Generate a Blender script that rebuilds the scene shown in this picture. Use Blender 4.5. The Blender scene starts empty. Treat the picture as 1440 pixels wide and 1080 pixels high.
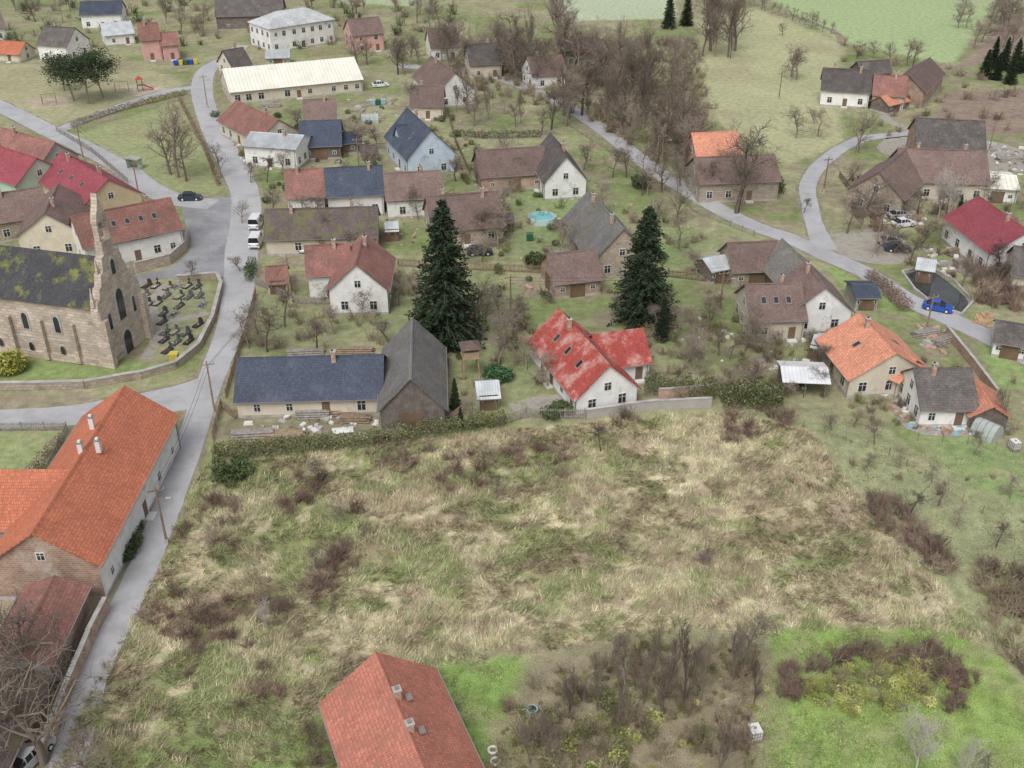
import bpy, math, random
import numpy as np
from mathutils import Vector, Matrix
R=random.Random(11); NR=np.random.RandomState(5)
H=71.0; F=1470.0; TP=math.atan(.588); cT=math.cos(TP); sT=math.sin(TP)
sc=bpy.context.scene; COL=sc.collection
# survey helper: site-plan reference -> metres on the level ground (or on a level plane z)
def G(u,v,z=0.0):
    dx=(u-720)/F; dy=(540-v)/F
    t=(H-z)/(sT-dy*cT)
    return (dx*t,(cT+dy*sT)*t)
def pxm(v): return (v+324)*cT/H
# ---------------------------------------------------------------- materials
def nd(nt,t,**k):
    n=nt.nodes.new(t)
    for a,b in k.items():
        if a.startswith('_'): setattr(n,a[1:],b)
        else: n.inputs[a.replace('__',' ')].default_value=b
    return n
def c4(c,f=1): return (min(c[0]*f,1),min(c[1]*f,1),min(c[2]*f,1),1)
def mat(name,c=(.5,.5,.5),rough=.85,var=.25,vs=.5,brick=None,moss=None,bump=0,attr=False,wave=None,orand=.0,metal=0,spec=.3,bs=8,fine=0.0,mort=.6):
    m=bpy.data.materials.new(name); m.use_nodes=True; nt=m.node_tree; L=nt.links
    p=nt.nodes['Principled BSDF']; p.inputs['Roughness'].default_value=rough; p.inputs['Metallic'].default_value=metal
    p.inputs['Specular IOR Level'].default_value=spec
    tc=nd(nt,'ShaderNodeTexCoord'); ob=tc.outputs['Object']; uv=tc.outputs['UV']
    hsrc=None
    if attr:
        a=nd(nt,'ShaderNodeAttribute',_attribute_name='Col'); col=a.outputs['Color']
    else:
        a=nd(nt,'ShaderNodeRGB'); a.outputs[0].default_value=c4(c); col=a.outputs[0]
    if brick:
        b=nd(nt,'ShaderNodeTexBrick',Color1=c4(c,1.14),Color2=c4(c,.82),Mortar=c4(brick[3] if len(brick)>3 else c,1 if len(brick)>3 else mort),Scale=1.0)
        b.inputs['Brick Width'].default_value=brick[0]; b.inputs['Row Height'].default_value=brick[1]; b.inputs['Mortar Size'].default_value=brick[2]
        b.inputs['Mortar Smooth'].default_value=.4
        L.new(uv,b.inputs['Vector']); col=b.outputs['Color']; hsrc=b.outputs['Fac']
    def noise(s,d=3,r=.6):
        n=nd(nt,'ShaderNodeTexNoise'); n.inputs['Scale'].default_value=s; n.inputs['Detail'].default_value=d; n.inputs['Roughness'].default_value=r
        L.new(ob,n.inputs['Vector']); return n.outputs['Fac']
    def mrange(x,a,b,c_,d):
        r=nd(nt,'ShaderNodeMapRange'); 
        for i,v in enumerate((a,b,c_,d)): r.inputs[i+1].default_value=v
        L.new(x,r.inputs[0]); return r.outputs[0]
    def scale(cc,f):
        s=nd(nt,'ShaderNodeVectorMath',_operation='SCALE'); L.new(cc,s.inputs[0]); L.new(f,s.inputs['Scale']); return s.outputs[0]
    if wave:
        sp=nd(nt,'ShaderNodeSeparateXYZ'); L.new(uv,sp.inputs[0])
        mm=nd(nt,'ShaderNodeMath',_operation='MULTIPLY'); mm.inputs[1].default_value=6.2832/wave[0]; L.new(sp.outputs[wave[1]],mm.inputs[0])
        s2=nd(nt,'ShaderNodeMath',_operation='SINE'); L.new(mm.outputs[0],s2.inputs[0])
        f=mrange(s2.outputs[0],-1,-.6,wave[2],1.0); col=scale(col,f)
    if var: col=scale(col,mrange(noise(vs),.3,.7,1-var,1+var))
    if fine: col=scale(col,mrange(noise(vs*9,2),.3,.7,1-fine,1+fine))
    if moss:
        f=mrange(noise(moss[2],5,.7),moss[1],moss[1]+.14,0,moss[3] if len(moss)>3 else 1)
        mx=nd(nt,'ShaderNodeMix',_data_type='RGBA'); L.new(f,mx.inputs[0]); L.new(col,mx.inputs[6]); mx.inputs[7].default_value=c4(moss[0]); col=mx.outputs[2]
    if orand:
        oi=nd(nt,'ShaderNodeObjectInfo'); col=scale(col,mrange(oi.outputs['Random'],0,1,1-orand,1+orand))
    L.new(col,p.inputs['Base Color'])
    if bump:
        bm=nd(nt,'ShaderNodeBump'); bm.inputs['Strength'].default_value=bump; bm.inputs['Distance'].default_value=.06
        h=noise(bs,2)
        if hsrc is not None:
            ad=nd(nt,'ShaderNodeMath',_operation='SUBTRACT'); L.new(h,ad.inputs[0]); L.new(hsrc,ad.inputs[1]); h=ad.outputs[0]
        L.new(h,bm.inputs['Height']); L.new(bm.outputs[0],p.inputs['Normal'])
    return m
def tile(name,c,moss=None,br=(.24,.34,.03),var=.2,orand=.17): return mat(name,c,.75,var,.35,brick=br,moss=moss,bump=.35,orand=orand,fine=.12)
tO=tile('tile_orange',(.57,.195,.11),moss=((.40,.15,.095),.56,.5,.6),var=.1,orand=.04); tO2=tile('tile_salmon',(.66,.29,.185),moss=((.42,.22,.15),.56,.6,.7),var=.12)
tR=tile('tile_red',(.46,.095,.075),moss=((.55,.40,.35),.50,.35,.8),orand=.04)
tR2=tile('tile_redbrown',(.32,.155,.125),moss=((.18,.12,.10),.5,.6,.8))
tF=tile('tile_weathered_red',(.53,.205,.145),moss=((.36,.17,.12),.5,.9,.75),var=.15,orand=.03)
tB=tile('tile_brown',(.235,.16,.14),moss=((.13,.105,.09),.5,.7,.85))
tD=tile('tile_dark',(.135,.118,.113),moss=((.19,.165,.13),.53,.7,.7))
tC=tile('tile_crimson',(.35,.085,.105),moss=((.27,.08,.085),.55,.4,.7),var=.12)
tG=tile('tile_slate_blue',(.075,.09,.125),moss=((.12,.135,.16),.55,.3,.6),var=.15)
tM=tile('tile_mossy',(.16,.125,.115),moss=((.17,.17,.065),.49,.5,.9))
tGr=tile('slate_grey_barn',(.22,.21,.20),moss=((.17,.16,.095),.52,.4,.85))
tCh=tile('church_slate',(.07,.07,.075),moss=((.20,.205,.05),.51,.45,.95))
tW=mat('sheet_cream',(.84,.82,.70),.5,.08,.3,wave=(.9,0,.8),moss=((.66,.64,.54),.52,.2,.6)); tS=mat('sheet_grey',(.52,.55,.56),.45,.2,.5,wave=(.35,0,.75),orand=.2)
tHip=tile('tile_pale_grey',(.54,.55,.55))
def plast(n,c,st=(.36,.33,.28)): return mat(n,c,.9,.12,.5,moss=(st,.56,.45,.6),orand=.08)
wW=plast('plaster_white',(.80,.79,.76)); wC=plast('plaster_cream',(.64,.57,.46)); wP=plast('plaster_pink',(.62,.36,.32)); wG=plast('plaster_green',(.45,.57,.45))
wY=plast('plaster_ochre',(.60,.48,.31)); wBl=plast('plaster_paleblue',(.52,.60,.69)); wGr=plast('plaster_grey',(.42,.40,.37))
wBk=mat('brick_wall',(.42,.26,.19),.9,.25,.5,brick=(.5,.25,.03,(.46,.41,.34)),moss=((.56,.51,.44),.53,.4,.85),bump=.4,orand=.1)
wSt=mat('sandstone_wall',(.47,.39,.31),.9,.25,.5,brick=(.7,.4,.05,(.33,.28,.23)),moss=((.30,.25,.2),.52,.5,.6),bump=.5,orand=.1)
wCh=mat('church_sandstone',(.56,.47,.385),.92,.2,.4,brick=(1.0,.45,.035,(.38,.32,.26)),moss=((.30,.25,.205),.54,.3,.65),bump=.6)
wWd=mat('weathered_boards',(.21,.175,.15),.9,.3,1,wave=(.22,0,.55),orand=.2)
mFr=mat('window_frame',(.72,.71,.68),.6,0); mGl=mat('window_glass',(.035,.04,.045),.12,.2,spec=.6)
mDr=mat('door_wood',(.18,.12,.08),.6,.2); mChim=mat('chimney_brick',(.44,.28,.21),.9,.25,3,moss=((.62,.57,.52),.5,2,.8))
mGut=mat('gutter_metal',(.27,.23,.21),.5,0); mWhite=mat('white_cap',(.72,.71,.68),.7,.1)
mRed=mat('red_cornice',(.42,.11,.09),.6,.2)
mBark=mat('bark',(.28,.23,.185),.95,.0,1,orand=.3); mBark2=mat('bark_dark',(.20,.16,.13),.95,.0,1,orand=.35); mBirch=mat('bark_pale',(.55,.50,.46),.9,0,1)
mNeed=mat('spruce_needles',(.030,.052,.026),.8,.5,1.2,spec=.15,orand=.2); 
mPine=mat('pine_needles',(.055,.08,.04),.8,.5,1,spec=.15)
mLeaf=mat('foliage_mass',attr=True,rough=.9,var=.3,vs=.7,spec=.1)
mGrass=mat('dry_grass_blades',attr=True,rough=.9,var=0,vs=.3,spec=.1)
mAsph=mat('asphalt',(.455,.45,.455),.42,.13,.12,moss=((.33,.325,.32),.5,.22,.6),fine=.05,spec=.4)
mAsphD=mat('asphalt_dark',(.29,.288,.295),.36,.25,.15,moss=((.41,.41,.415),.5,.2,.6),fine=.06,spec=.45)
mDirt=mat('gravel_verge',(.30,.26,.19),.95,.3,.4,moss=((.21,.22,.11),.48,.6,.9))
mGrav=mat('gravel',(.39,.355,.31),.95,.25,.4,moss=((.24,.24,.14),.5,.4,.85),fine=.15)
mKerb=mat('kerb_stone',(.46,.45,.43),.9,.2)
mWater=mat('pond_water',(.055,.06,.055),.06,.2,spec=.6); mPool=mat('pool_water',(.2,.5,.51),.1,.1); mPoolR=mat('pool_liner',(.55,.68,.71),.4,.1)
mConc=mat('concrete',(.44,.42,.395),.9,.25,.6); mWood=mat('timber',(.27,.20,.145),.9,.3,2,orand=.25); mWoodG=mat('grey_timber',(.32,.29,.26),.9,.3,2)
mGran=mat('granite_dark',(.085,.085,.09),.35,.3,2,orand=.6); mGranL=mat('granite_light',(.40,.39,.38),.6,.2,2,orand=.3)
mTyre=mat('tyre',(.02,.02,.02),.8,0); mCarGl=mat('car_glass',(.02,.024,.03),.08,0,spec=.7)
mLamp=mat('headlamp',(.7,.7,.68),.2,0); mTail=mat('tail_lamp',(.4,.02,.02),.3,0)
def paint(n,c): return mat('paint_'+n,c,.3,.0,spec=.6)
pWhite=paint('white',(.75,.75,.75)); pBlue=paint('blue',(.02,.08,.42)); pDark=paint('darkblue',(.03,.045,.07)); pSil=paint('silver',(.45,.46,.47)); pGreen=paint('green',(.03,.12,.06)); pRed=paint('red',(.5,.05,.04)); pYel=paint('yellow',(.6,.48,.08)); pTeal=paint('lightblue',(.30,.46,.55))
# ---------------------------------------------------------------- mesh helpers
class MB:
    def __init__(s): s.v=[];s.f=[];s.m=[];s.uv={}
    def add(s,vs,fs,m=0):
        o=len(s.v); s.v+= [tuple(x) for x in vs]
        for f in fs: s.f.append([o+i for i in f]); s.m.append(m)
    def box(s,cx,cy,cz,sx,sy,sz,rot=0,m=0,tz=1.0):
        c,sn=math.cos(rot),math.sin(rot); vs=[]
        for k,(a,b,z) in enumerate([(-1,-1,-1),(1,-1,-1),(1,1,-1),(-1,1,-1),(-1,-1,1),(1,-1,1),(1,1,1),(-1,1,1)]):
            q=tz if z>0 else 1
            x,y=a*sx/2*q,b*sy/2*q; vs.append((cx+x*c-y*sn,cy+x*sn+y*c,cz+z*sz/2))
        s.add(vs,[(3,2,1,0),(4,5,6,7),(0,1,5,4),(1,2,6,5),(2,3,7,6),(3,0,4,7)],m)
    def cyl(s,p0,p1,r0,r1=None,n=8,m=0,caps=True):
        p0=Vector(p0);p1=Vector(p1); r1=r0 if r1 is None else r1
        d=(p1-p0).normalized(); a=d.cross(Vector((0,0,1)) if abs(d.z)<.9 else Vector((1,0,0))).normalized(); b=d.cross(a)
        vs=[]
        for p,r in((p0,r0),(p1,r1)):
            for i in range(n):
                t=2*math.pi*i/n; vs.append(p+a*math.cos(t)*r+b*math.sin(t)*r)
        fs=[(i,(i+1)%n,n+(i+1)%n,n+i) for i in range(n)]
        if caps: fs+= [tuple(range(n))[::-1],tuple(range(n,2*n))]
        s.add(vs,fs,m)
    def prism(s,poly,axis,a,b,m=0):
        def P(q,t): return (t,q[0],q[1]) if axis=='x' else ((q[0],t,q[1]) if axis=='y' else (q[0],q[1],t))
        n=len(poly); vs=[P(q,a) for q in poly]+[P(q,b) for q in poly]
        s.add(vs,[(i,(i+1)%n,n+(i+1)%n,n+i) for i in range(n)]+[tuple(range(n))[::-1],tuple(range(n,2*n))],m)
    def make(s,name,mats,parent=None,loc=None,rot=0,smooth=False,uvk=None,bevel=0):
        me=bpy.data.meshes.new(name); me.from_pydata(s.v,[],s.f); 
        if not isinstance(mats,(list,tuple)): mats=[mats]
        for m in mats: me.materials.append(m)
        me.polygons.foreach_set('material_index',s.m)
        me.update()
        ul=me.uv_layers.new(name='UVMap'); n=len(me.loops); vi=np.zeros(n,int); me.loops.foreach_get('vertex_index',vi)
        co=np.array(s.v).reshape(-1,3)[vi]; nr=np.zeros(len(me.polygons)*3); me.polygons.foreach_get('normal',nr); nr=nr.reshape(-1,3)
        lt=np.zeros(len(me.polygons),int); me.polygons.foreach_get('loop_total',lt); nl=np.repeat(nr,lt,axis=0); an=np.abs(nl)
        uv=np.stack([co[:,0],co[:,2]],1)
        mx=an[:,0]>an[:,1]; uv[mx]=co[mx][:,[1,2]]
        if uvk is not None:
            uv=np.stack([co[:,0],co[:,1]*uvk],1)
        else:
            mz=an[:,2]>np.maximum(an[:,0],an[:,1]); uv[mz]=co[mz][:,[0,1]]
        ul.data.foreach_set('uv',uv.astype(np.float32).ravel())
        if smooth: me.polygons.foreach_set('use_smooth',[True]*len(me.polygons))
        ob=bpy.data.objects.new(name,me); COL.objects.link(ob)
        if parent: ob.parent=parent
        if loc is not None: ob.location=(loc[0],loc[1],loc[2] if len(loc)>2 else 0); ob.rotation_euler=(0,0,rot)
        if parent and loc is not None: ob.matrix_parent_inverse=(Matrix.Translation(parent.location)@Matrix.Rotation(parent.rotation_euler[2],4,'Z')).inverted()
        if bevel:
            b=ob.modifiers.new('bevel','BEVEL'); b.width=bevel; b.segments=2; b.limit_method='ANGLE'
        return ob
def npmesh(name,V,Fs,mats,cols=None,link=True,midx=None,smooth=False):
    me=bpy.data.meshes.new(name); V=np.asarray(V,np.float32)
    me.vertices.add(len(V)); me.vertices.foreach_set('co',V.ravel())
    if not isinstance(Fs,list): Fs=[Fs]
    loops=np.concatenate([f.ravel() for f in Fs]).astype(np.int32)
    tot=np.concatenate([np.full(len(f),f.shape[1]) for f in Fs]); st=np.concatenate([[0],np.cumsum(tot)[:-1]]).astype(np.int32)
    me.loops.add(len(loops)); me.loops.foreach_set('vertex_index',loops)
    me.polygons.add(len(tot)); me.polygons.foreach_set('loop_start',st)
    if not isinstance(mats,(list,tuple)): mats=[mats]
    for m in mats: me.materials.append(m)
    if midx is not None: me.polygons.foreach_set('material_index',np.concatenate([np.full(len(f),i) for f,i in zip(Fs,midx)]).astype(np.int32))
    if cols is not None:
        a=me.color_attributes.new('Col','FLOAT_COLOR','POINT'); c=np.ones((len(V),4),np.float32); c[:,:3]=cols; a.data.foreach_set('color',c.ravel())
    if smooth: me.polygons.foreach_set('use_smooth',np.ones(len(tot),bool))
    me.update(calc_edges=True)
    if not link: return me
    ob=bpy.data.objects.new(name,me); COL.objects.link(ob); return ob
def empty(name,loc=(0,0,0),rot=0):
    e=bpy.data.objects.new(name,None); e.empty_display_size=.5; COL.objects.link(e); e.location=loc; e.rotation_euler=(0,0,rot); return e
LAT={}
def vn(x,y,s,seed=0):
    if seed not in LAT: LAT[seed]=np.random.RandomState(seed).rand(256,256)
    l=LAT[seed]; a=x/s+1000.37; b=y/s+1000.71; i=np.floor(a).astype(int); j=np.floor(b).astype(int); f=a-i; g=b-j
    f=f*f*(3-2*f); g=g*g*(3-2*g); i0=i%256;i1=(i+1)%256;j0=j%256;j1=(j+1)%256
    return (l[i0,j0]*(1-f)+l[i1,j0]*f)*(1-g)+(l[i0,j1]*(1-f)+l[i1,j1]*f)*g
def fbm(x,y,s,seed=0,o=4):
    t=0;w=0
    for k in range(o): t=t+vn(x,y,s/2**k,seed+k)*.6**k; w+=.6**k
    return t/w
def inpoly(x,y,poly):
    r=np.zeros(x.shape,bool); n=len(poly)
    for i in range(n):
        x0,y0=poly[i];x1,y1=poly[(i+1)%n]
        if y0==y1: continue
        c=((y0>y)!=(y1>y))&(x<(x1-x0)*(y-y0)/(y1-y0)+x0); r^=c
    return r
def W(poly): return [G(*p) for p in poly]
def softpoly(x,y,poly,j):
    o=0
    for k in range(5):
        a=fbm(x,y,4*j+.5,40+k*7,3)-.5; b=fbm(x,y,4*j+.5,90+k*7,3)-.5
        o=o+inpoly(x+a*6*j,y+b*6*j,poly)
    return o/5.
# ---------------------------------------------------------------- ground
MEADOW=[(285,655),(420,640),(700,605),(1000,580),(1130,598),(1170,650),(1215,705),(1345,850),(1395,905),(1280,885),(1100,890),(980,885),(830,905),(620,935),(500,960),(440,1000),(420,1080),(420,1130),(60,1130),(125,975),(185,870),(240,760)]
MW=W(MEADOW)
def meadow_col(x,y):
    n1=fbm(x,y,7,1); n2=fbm(x,y,1.3,11); n3=fbm(x*.75,y*1.5,3.2,21); n4=fbm(x,y,2.2,31)
    straw=np.array([.52,.455,.295]); green=np.array([.25,.28,.12]); brown=np.array([.31,.235,.165])
    wg=np.clip((n1-.5)*5+(n4-.5)*5+.26-(x+2)/55.+np.clip((78-y)/25.,0,.5),0,.95)[...,None]; c=straw*(1-wg)+green*wg
    bx=np.clip(1-(((x-33)/17)**2+((y-92)/15)**2),0,1)+np.clip(1-(((x+5)/26)**2+((y-108)/4.)**2),0,1)*.8+np.clip(1-(((x-12)/22)**2+((y-78)/5.)**2),0,1)*.4
    wb=np.clip((n3-.54)*6+bx*.7,0,.75)[...,None]; c=c*(1-wb)+brown*wb
    return c*(.52+.96*n2[...,None])
def axis(segs):
    o=[]
    for a,b,s in segs: o+=list(np.arange(a,b,s))
    return np.array(o)
ys=np.concatenate([np.array([-3000,-800,-200,-50,0,25]),axis([(40,150,.45),(150,260,.9),(260,430,1.8)]),np.array([440,470,520,600,750,1000,1500,2500,4000,8000])])
xs=np.concatenate([-np.array([8000,3000,1200,600,350,260,200])[:],axis([(-160,-75,1.6),(-75,80,.5),(80,165,1.4)]),np.array([200,260,350,600,1200,3000,8000])])
X,Y=np.meshgrid(xs,ys); n=fbm(X,Y,14,3); n2=fbm(X,Y,4,8); n5=fbm(X,Y,2,18)
g1=np.array([.33,.325,.19]); g2=np.array([.22,.26,.11]); b1=np.array([.30,.25,.18])
w=np.clip((n-.42)*5,0,1)[...,None]; C=g1*(1-w)+g2*w
w=np.clip((n2-.49)*5,0,.85)[...,None]; C=C*(1-w)+b1*w
C=C*(.7+.6*n5[...,None])
def zone(poly,col,j=.5,mix=1.,nz=.25,s=3):
    global C
    P=W(poly) if poly[0].__class__ is tuple else poly
    m=softpoly(X,Y,P,j)[...,None]*mix; nn=fbm(X,Y,s,int(abs(col[0])*997)%50+5)[...,None]; n6=np.clip((fbm(X,Y,s*1.7,201)-.5)*3,0,.5)[...,None] if nz>.1 else 0
    cc=np.array(col)*1.17*(1-nz+2*nz*nn); cc=cc*(1-n6)+np.array([.34,.30,.19])*n6
    C=C*(1-m)+cc*m
zone([(1060,-20),(1420,-20),(1340,90),(1290,82),(1190,60),(1110,20)],(.315,.385,.20),.8,nz=.06,s=30)
zone([(1440,-20),(1500,-20),(1500,60),(1340,100),(1390,50)],(.25,.19,.16),.8)
zone([(985,20),(1060,10),(1185,62),(1170,130),(1190,200),(1110,232),(1040,190),(985,160)],(.36,.36,.21),1,nz=.15,s=8)
zone([(1325,132),(1500,120),(1500,185),(1390,190),(1315,165)],(.24,.18,.15),.4,nz=.2,s=2)
zone([(770,-20),(950,-20),(950,26),(800,30)],(.38,.43,.29),1,nz=.08,s=20)
zone([(480,-20),(620,-20),(600,10),(480,5)],(.33,.37,.23),1,nz=.1)
zone([(-20,88),(90,92),(240,105),(262,120),(130,165),(75,182),(-20,140)],(.32,.305,.185),.6,nz=.2,s=6)
zone([(105,190),(258,140),(318,262),(300,272),(205,262),(160,225)],(.265,.29,.145),.3,nz=.2,s=5)
zone([(35,138),(95,136),(100,150),(45,152)],(.40,.33,.26),.2)
zone([(165,122),(200,118),(240,125),(200,137)],(.42,.35,.28),.2)
zone([(1130,598),(1210,580),(1300,640),(1440,640),(1700,800),(1560,1000),(1440,950),(1345,850),(1200,690)],(.27,.285,.155),.7,nz=.3,s=2.5)
zone([(1440,640),(1700,640),(1700,800),(1380,690),(1290,620),(1340,600)],(.22,.285,.12),.7,nz=.25)
zone([(1160,375),(1240,380),(1290,430),(1290,450),(1200,420)],(.22,.29,.11),.4)
zone([(1370,470),(1500,500),(1500,560),(1400,540)],(.23,.31,.12),.6)
zone([(-30,600),(92,606),(70,650),(20,700),(-30,700)],(.26,.30,.14),.3,nz=.12)
zone([(-20,500),(150,515),(230,500),(210,530),(100,545),(-20,552)],(.20,.25,.10),.3)
zone([(360,410),(560,380),(600,470),(350,500)],(.23,.25,.13),.8,nz=.25)
zone([(690,240),(1000,330),(960,400),(890,400),(740,370),(700,300)],(.215,.265,.12),1,nz=.25,s=5)
zone([(640,500),(760,470),(780,580),(640,595)],(.24,.265,.13),.5)
zone([(320,575),(540,585),(640,570),(640,600),(320,620)],(.2,.19,.12),.5,nz=.4,s=1.5)
zone([(1140,480),(1300,520),(1440,560),(1440,610),(1260,600),(1150,560)],(.25,.25,.145),.6,nz=.35,s=2)
zone([(186,402),(300,396),(304,440),(280,490),(240,512),(196,512),(214,470),(190,430)],(.24,.25,.14),.2,nz=.3,s=1.5)
m=softpoly(X,Y,MW,.6)[...,None]; C=C*(1-m)+meadow_col(X,Y)*m
zone([(1085,885),(1330,880),(1400,920),(1520,1080),(1500,1160),(1040,1160),(1080,1040)],(.22,.30,.09),.5,nz=.4,s=1.3)
zone([(605,938),(740,922),(760,990),(700,1040),(640,1160),(600,1160)],(.19,.28,.08),.5,nz=.35,s=1.2)
zone([(200,1040),(420,1030),(470,1000),(520,1150),(150,1150)],(.19,.25,.085),.8,nz=.4,s=1.3)
zone([(760,925),(880,895),(1080,900),(1100,1000),(1050,1160),(680,1160),(700,1010)],(.25,.215,.14),.9,nz=.45,s=1.5)
zone([(1220,700),(1340,780),(1345,812),(1250,745)],(.24,.19,.14),.5)
zone([(1118,600),(1126,600),(1225,715),(1216,718)],(.42,.36,.25),.2,mix=.7)
gz=np.zeros(X.shape); gz=m[...,0]*(fbm(X,Y,5,70)-.5)*.35
V=np.stack([X.ravel(),Y.ravel(),gz.ravel()],1); nx=len(xs);ny=len(ys)
ii,jj=np.meshgrid(np.arange(nx-1),np.arange(ny-1)); a=(jj*nx+ii).ravel(); Q=np.stack([a,a+1,a+nx+1,a+nx],1)
mGround=mat('ground_grass',attr=True,rough=.95,var=.2,vs=.8,fine=.35,spec=.1)
npmesh('ground',V,Q,mGround,cols=C.reshape(-1,3),smooth=True)
# ---------------------------------------------------------------- roads
def cr(pts,step=1.5):
    P=[Vector(p) for p in pts]; P=[P[0]*2-P[1]]+P+[P[-1]*2-P[-2]]; o=[]
    for i in range(1,len(P)-2):
        a,b,c,d=P[i-1:i+3]; k=max(2,int((c-b).length/step))
        for j in range(k):
            t=j/k; o.append(.5*((2*b)+(c-a)*t+(2*a-5*b+4*c-d)*t*t+(3*b-a-3*c+d)*t**3))
    o.append(P[-2]); return o
def strip(name,pts,w,m,z,jit=0,kerb=None):
    c=cr([G(*p[:2]) for p in pts]); ws=np.interp(np.linspace(0,1,len(c)),np.linspace(0,1,len(pts)),[p[2] if len(p)>2 else w for p in pts])
    b=MB(); vs=[]; nrm=[]
    for i,p in enumerate(c):
        d=(c[min(i+1,len(c)-1)]-c[max(i-1,0)]).normalized(); nn=Vector((-d.y,d.x)); nrm.append(nn)
        l=p+nn*(ws[i]/2*(1)+R.uniform(-jit,jit)); r=p-nn*(ws[i]/2+R.uniform(-jit,jit)); vs+=[(l.x,l.y,z),(r.x,r.y,z)]
    b.add(vs,[(2*i,2*i+1,2*i+3,2*i+2) for i in range(len(c)-1)]); o=b.make(name,m)
    if kerb:
        k=MB()
        for sd in kerb:
            for i in range(len(c)-1):
                p=c[i]+nrm[i]*sd*(ws[i]/2+.1); q=c[i+1]+nrm[i+1]*sd*(ws[i+1]/2+.1); mid=(p+q)/2; d=q-p
                k.box(mid.x,mid.y,.06,d.length-.02,.18,.12+z,math.atan2(d.y,d.x))
        k.make('road_kerb',mKerb)
    return o
def flat(name,poly,m,z,px=True):
    b=MB(); P=cr(W(poly)+[W(poly)[0]],2.0)[:-1] if px else poly
    b.add([(p[0],p[1],z) for p in P],[tuple(range(len(P)))]); return b.make(name,m)
main=[(60,1160,3.),(100,1060,3.),(132,945,3.1),(178,850,3.2),(215,765,3.4),(246,685,3.7),(270,615,4.2),(287,560,5.),(306,510,5.6),(326,455,5.6),(336,400,5.4),(340,350,5.6),(346,310,5.6),(344,270,5.4),(326,230,5.2),(304,190,5.2),(290,155,5.4),(284,125,5.5),(292,98,5.),(325,78,4.5),(340,64,4.5)]
R3=[(560,92),(680,104),(760,132),(830,170),(880,208),(930,245),(1000,288),(1060,318),(1110,335),(1160,358),(1220,385),(1270,418),(1330,446),(1390,474),(1450,505),(1600,580)]
R2=[(292,548,7.),(250,560,6.2),(180,573,5.),(90,585,4.6),(0,590,4.6),(-200,600,4.6)]
RL=[(300,288),(250,282),(210,265),(170,235),(115,206),(70,185),(0,150),(-100,105)]
RP=[(285,122),(240,128),(190,142),(130,165),(85,182),(60,190)]
R4=[(1160,352,4.5),(1145,315),(1138,285),(1136,262),(1148,238),(1178,212),(1215,195),(1255,190),(1290,186)]
for nm,p,w in (('a',main,5.2),('b',R3,4.2),('c',R2,5),('d',RL,4.8),('e',RP,3.6),('f',R4,3.2)):
    strip('road_verge',[(q[0],q[1],(q[2] if len(q)>2 else w)+1.1) for q in p],w,mDirt,.008+.002*'abcdef'.index(nm),.35)
flat('village_square',[(366,345),(362,300),(345,280),(300,278),(262,288),(256,300),(268,335),(262,358),(235,378),(190,388),(180,402),(245,390),(322,388)],mAsphD,.021)
strip('road_main',main,5,mAsph,.045,.07); strip('road_creek',R3,4.2,mAsph,.028,.1); strip('road_church',R2,5,mAsph,.032,.07); strip('road_street',RL,4.8,mAsph,.036,.05,kerb=[-1])
strip('road_playground',RP,3.6,mAsph,.031,.07); strip('road_lane',R4,3.2,mAsph,.041,.1)
strip('field_track',[(1050,-5),(1100,18),(1150,35),(1178,48),(1184,62)],2.4,mDirt,.02,.2)
strip('driveway',[(720,575),(760,566),(800,560)],3,mGrav,.02,.2); strip('path',[(1290,186),(1250,170),(1240,155)],2.5,mGrav,.02,.2)
flat('gravel_yard',[(1165,330),(1230,322),(1280,350),(1262,372),(1200,366),(1172,350)],mGrav,.02)
flat('farm_yard',[(1255,186),(1300,186),(1400,200),(1440,215),(1440,240),(1390,240),(1240,215)],mGrav,.018)
flat('garden_yard',[(1255,560),(1300,575),(1400,590),(1400,610),(1300,612),(1262,590)],mGrav,.019)
strip('cemetery_path',[(205,505),(222,470),(215,430),(230,400)],1.6,mGrav,.02,.1); strip('cemetery_path',[(222,455),(260,448),(292,440)],1.4,mGrav,.024,.1)
flat('pond_water',[(1272,386),(1305,380),(1335,398),(1362,425),(1350,440),(1318,428),(1290,408)],mWater,.022)
def wallline(name,pts,h,t,m,cap=None,z=0,close=False):
    c=[Vector(G(*p)) for p in pts]; b=MB()
    if close: c.append(c[0])
    for i in range(len(c)-1):
        d=c[i+1]-c[i]; k=max(1,int(d.length/3))
        for j in range(k):
            p=c[i]+d*((j+.5)/k); hh=h*(1+R.uniform(-.04,.04))
            b.box(p.x,p.y,z+hh/2,d.length/k-.004,t,hh,math.atan2(d.y,d.x))
            if cap: b.box(p.x,p.y,z+hh+.05,d.length/k-.004,t+.12,.09,math.atan2(d.y,d.x),m=1)
    return b.make(name,[m,cap or m])
wallline('pond_wall',[(1268,384),(1305,376),(1340,396),(1368,426),(1352,444),(1314,431),(1285,408)],.5,.3,mConc,close=True)
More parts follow.
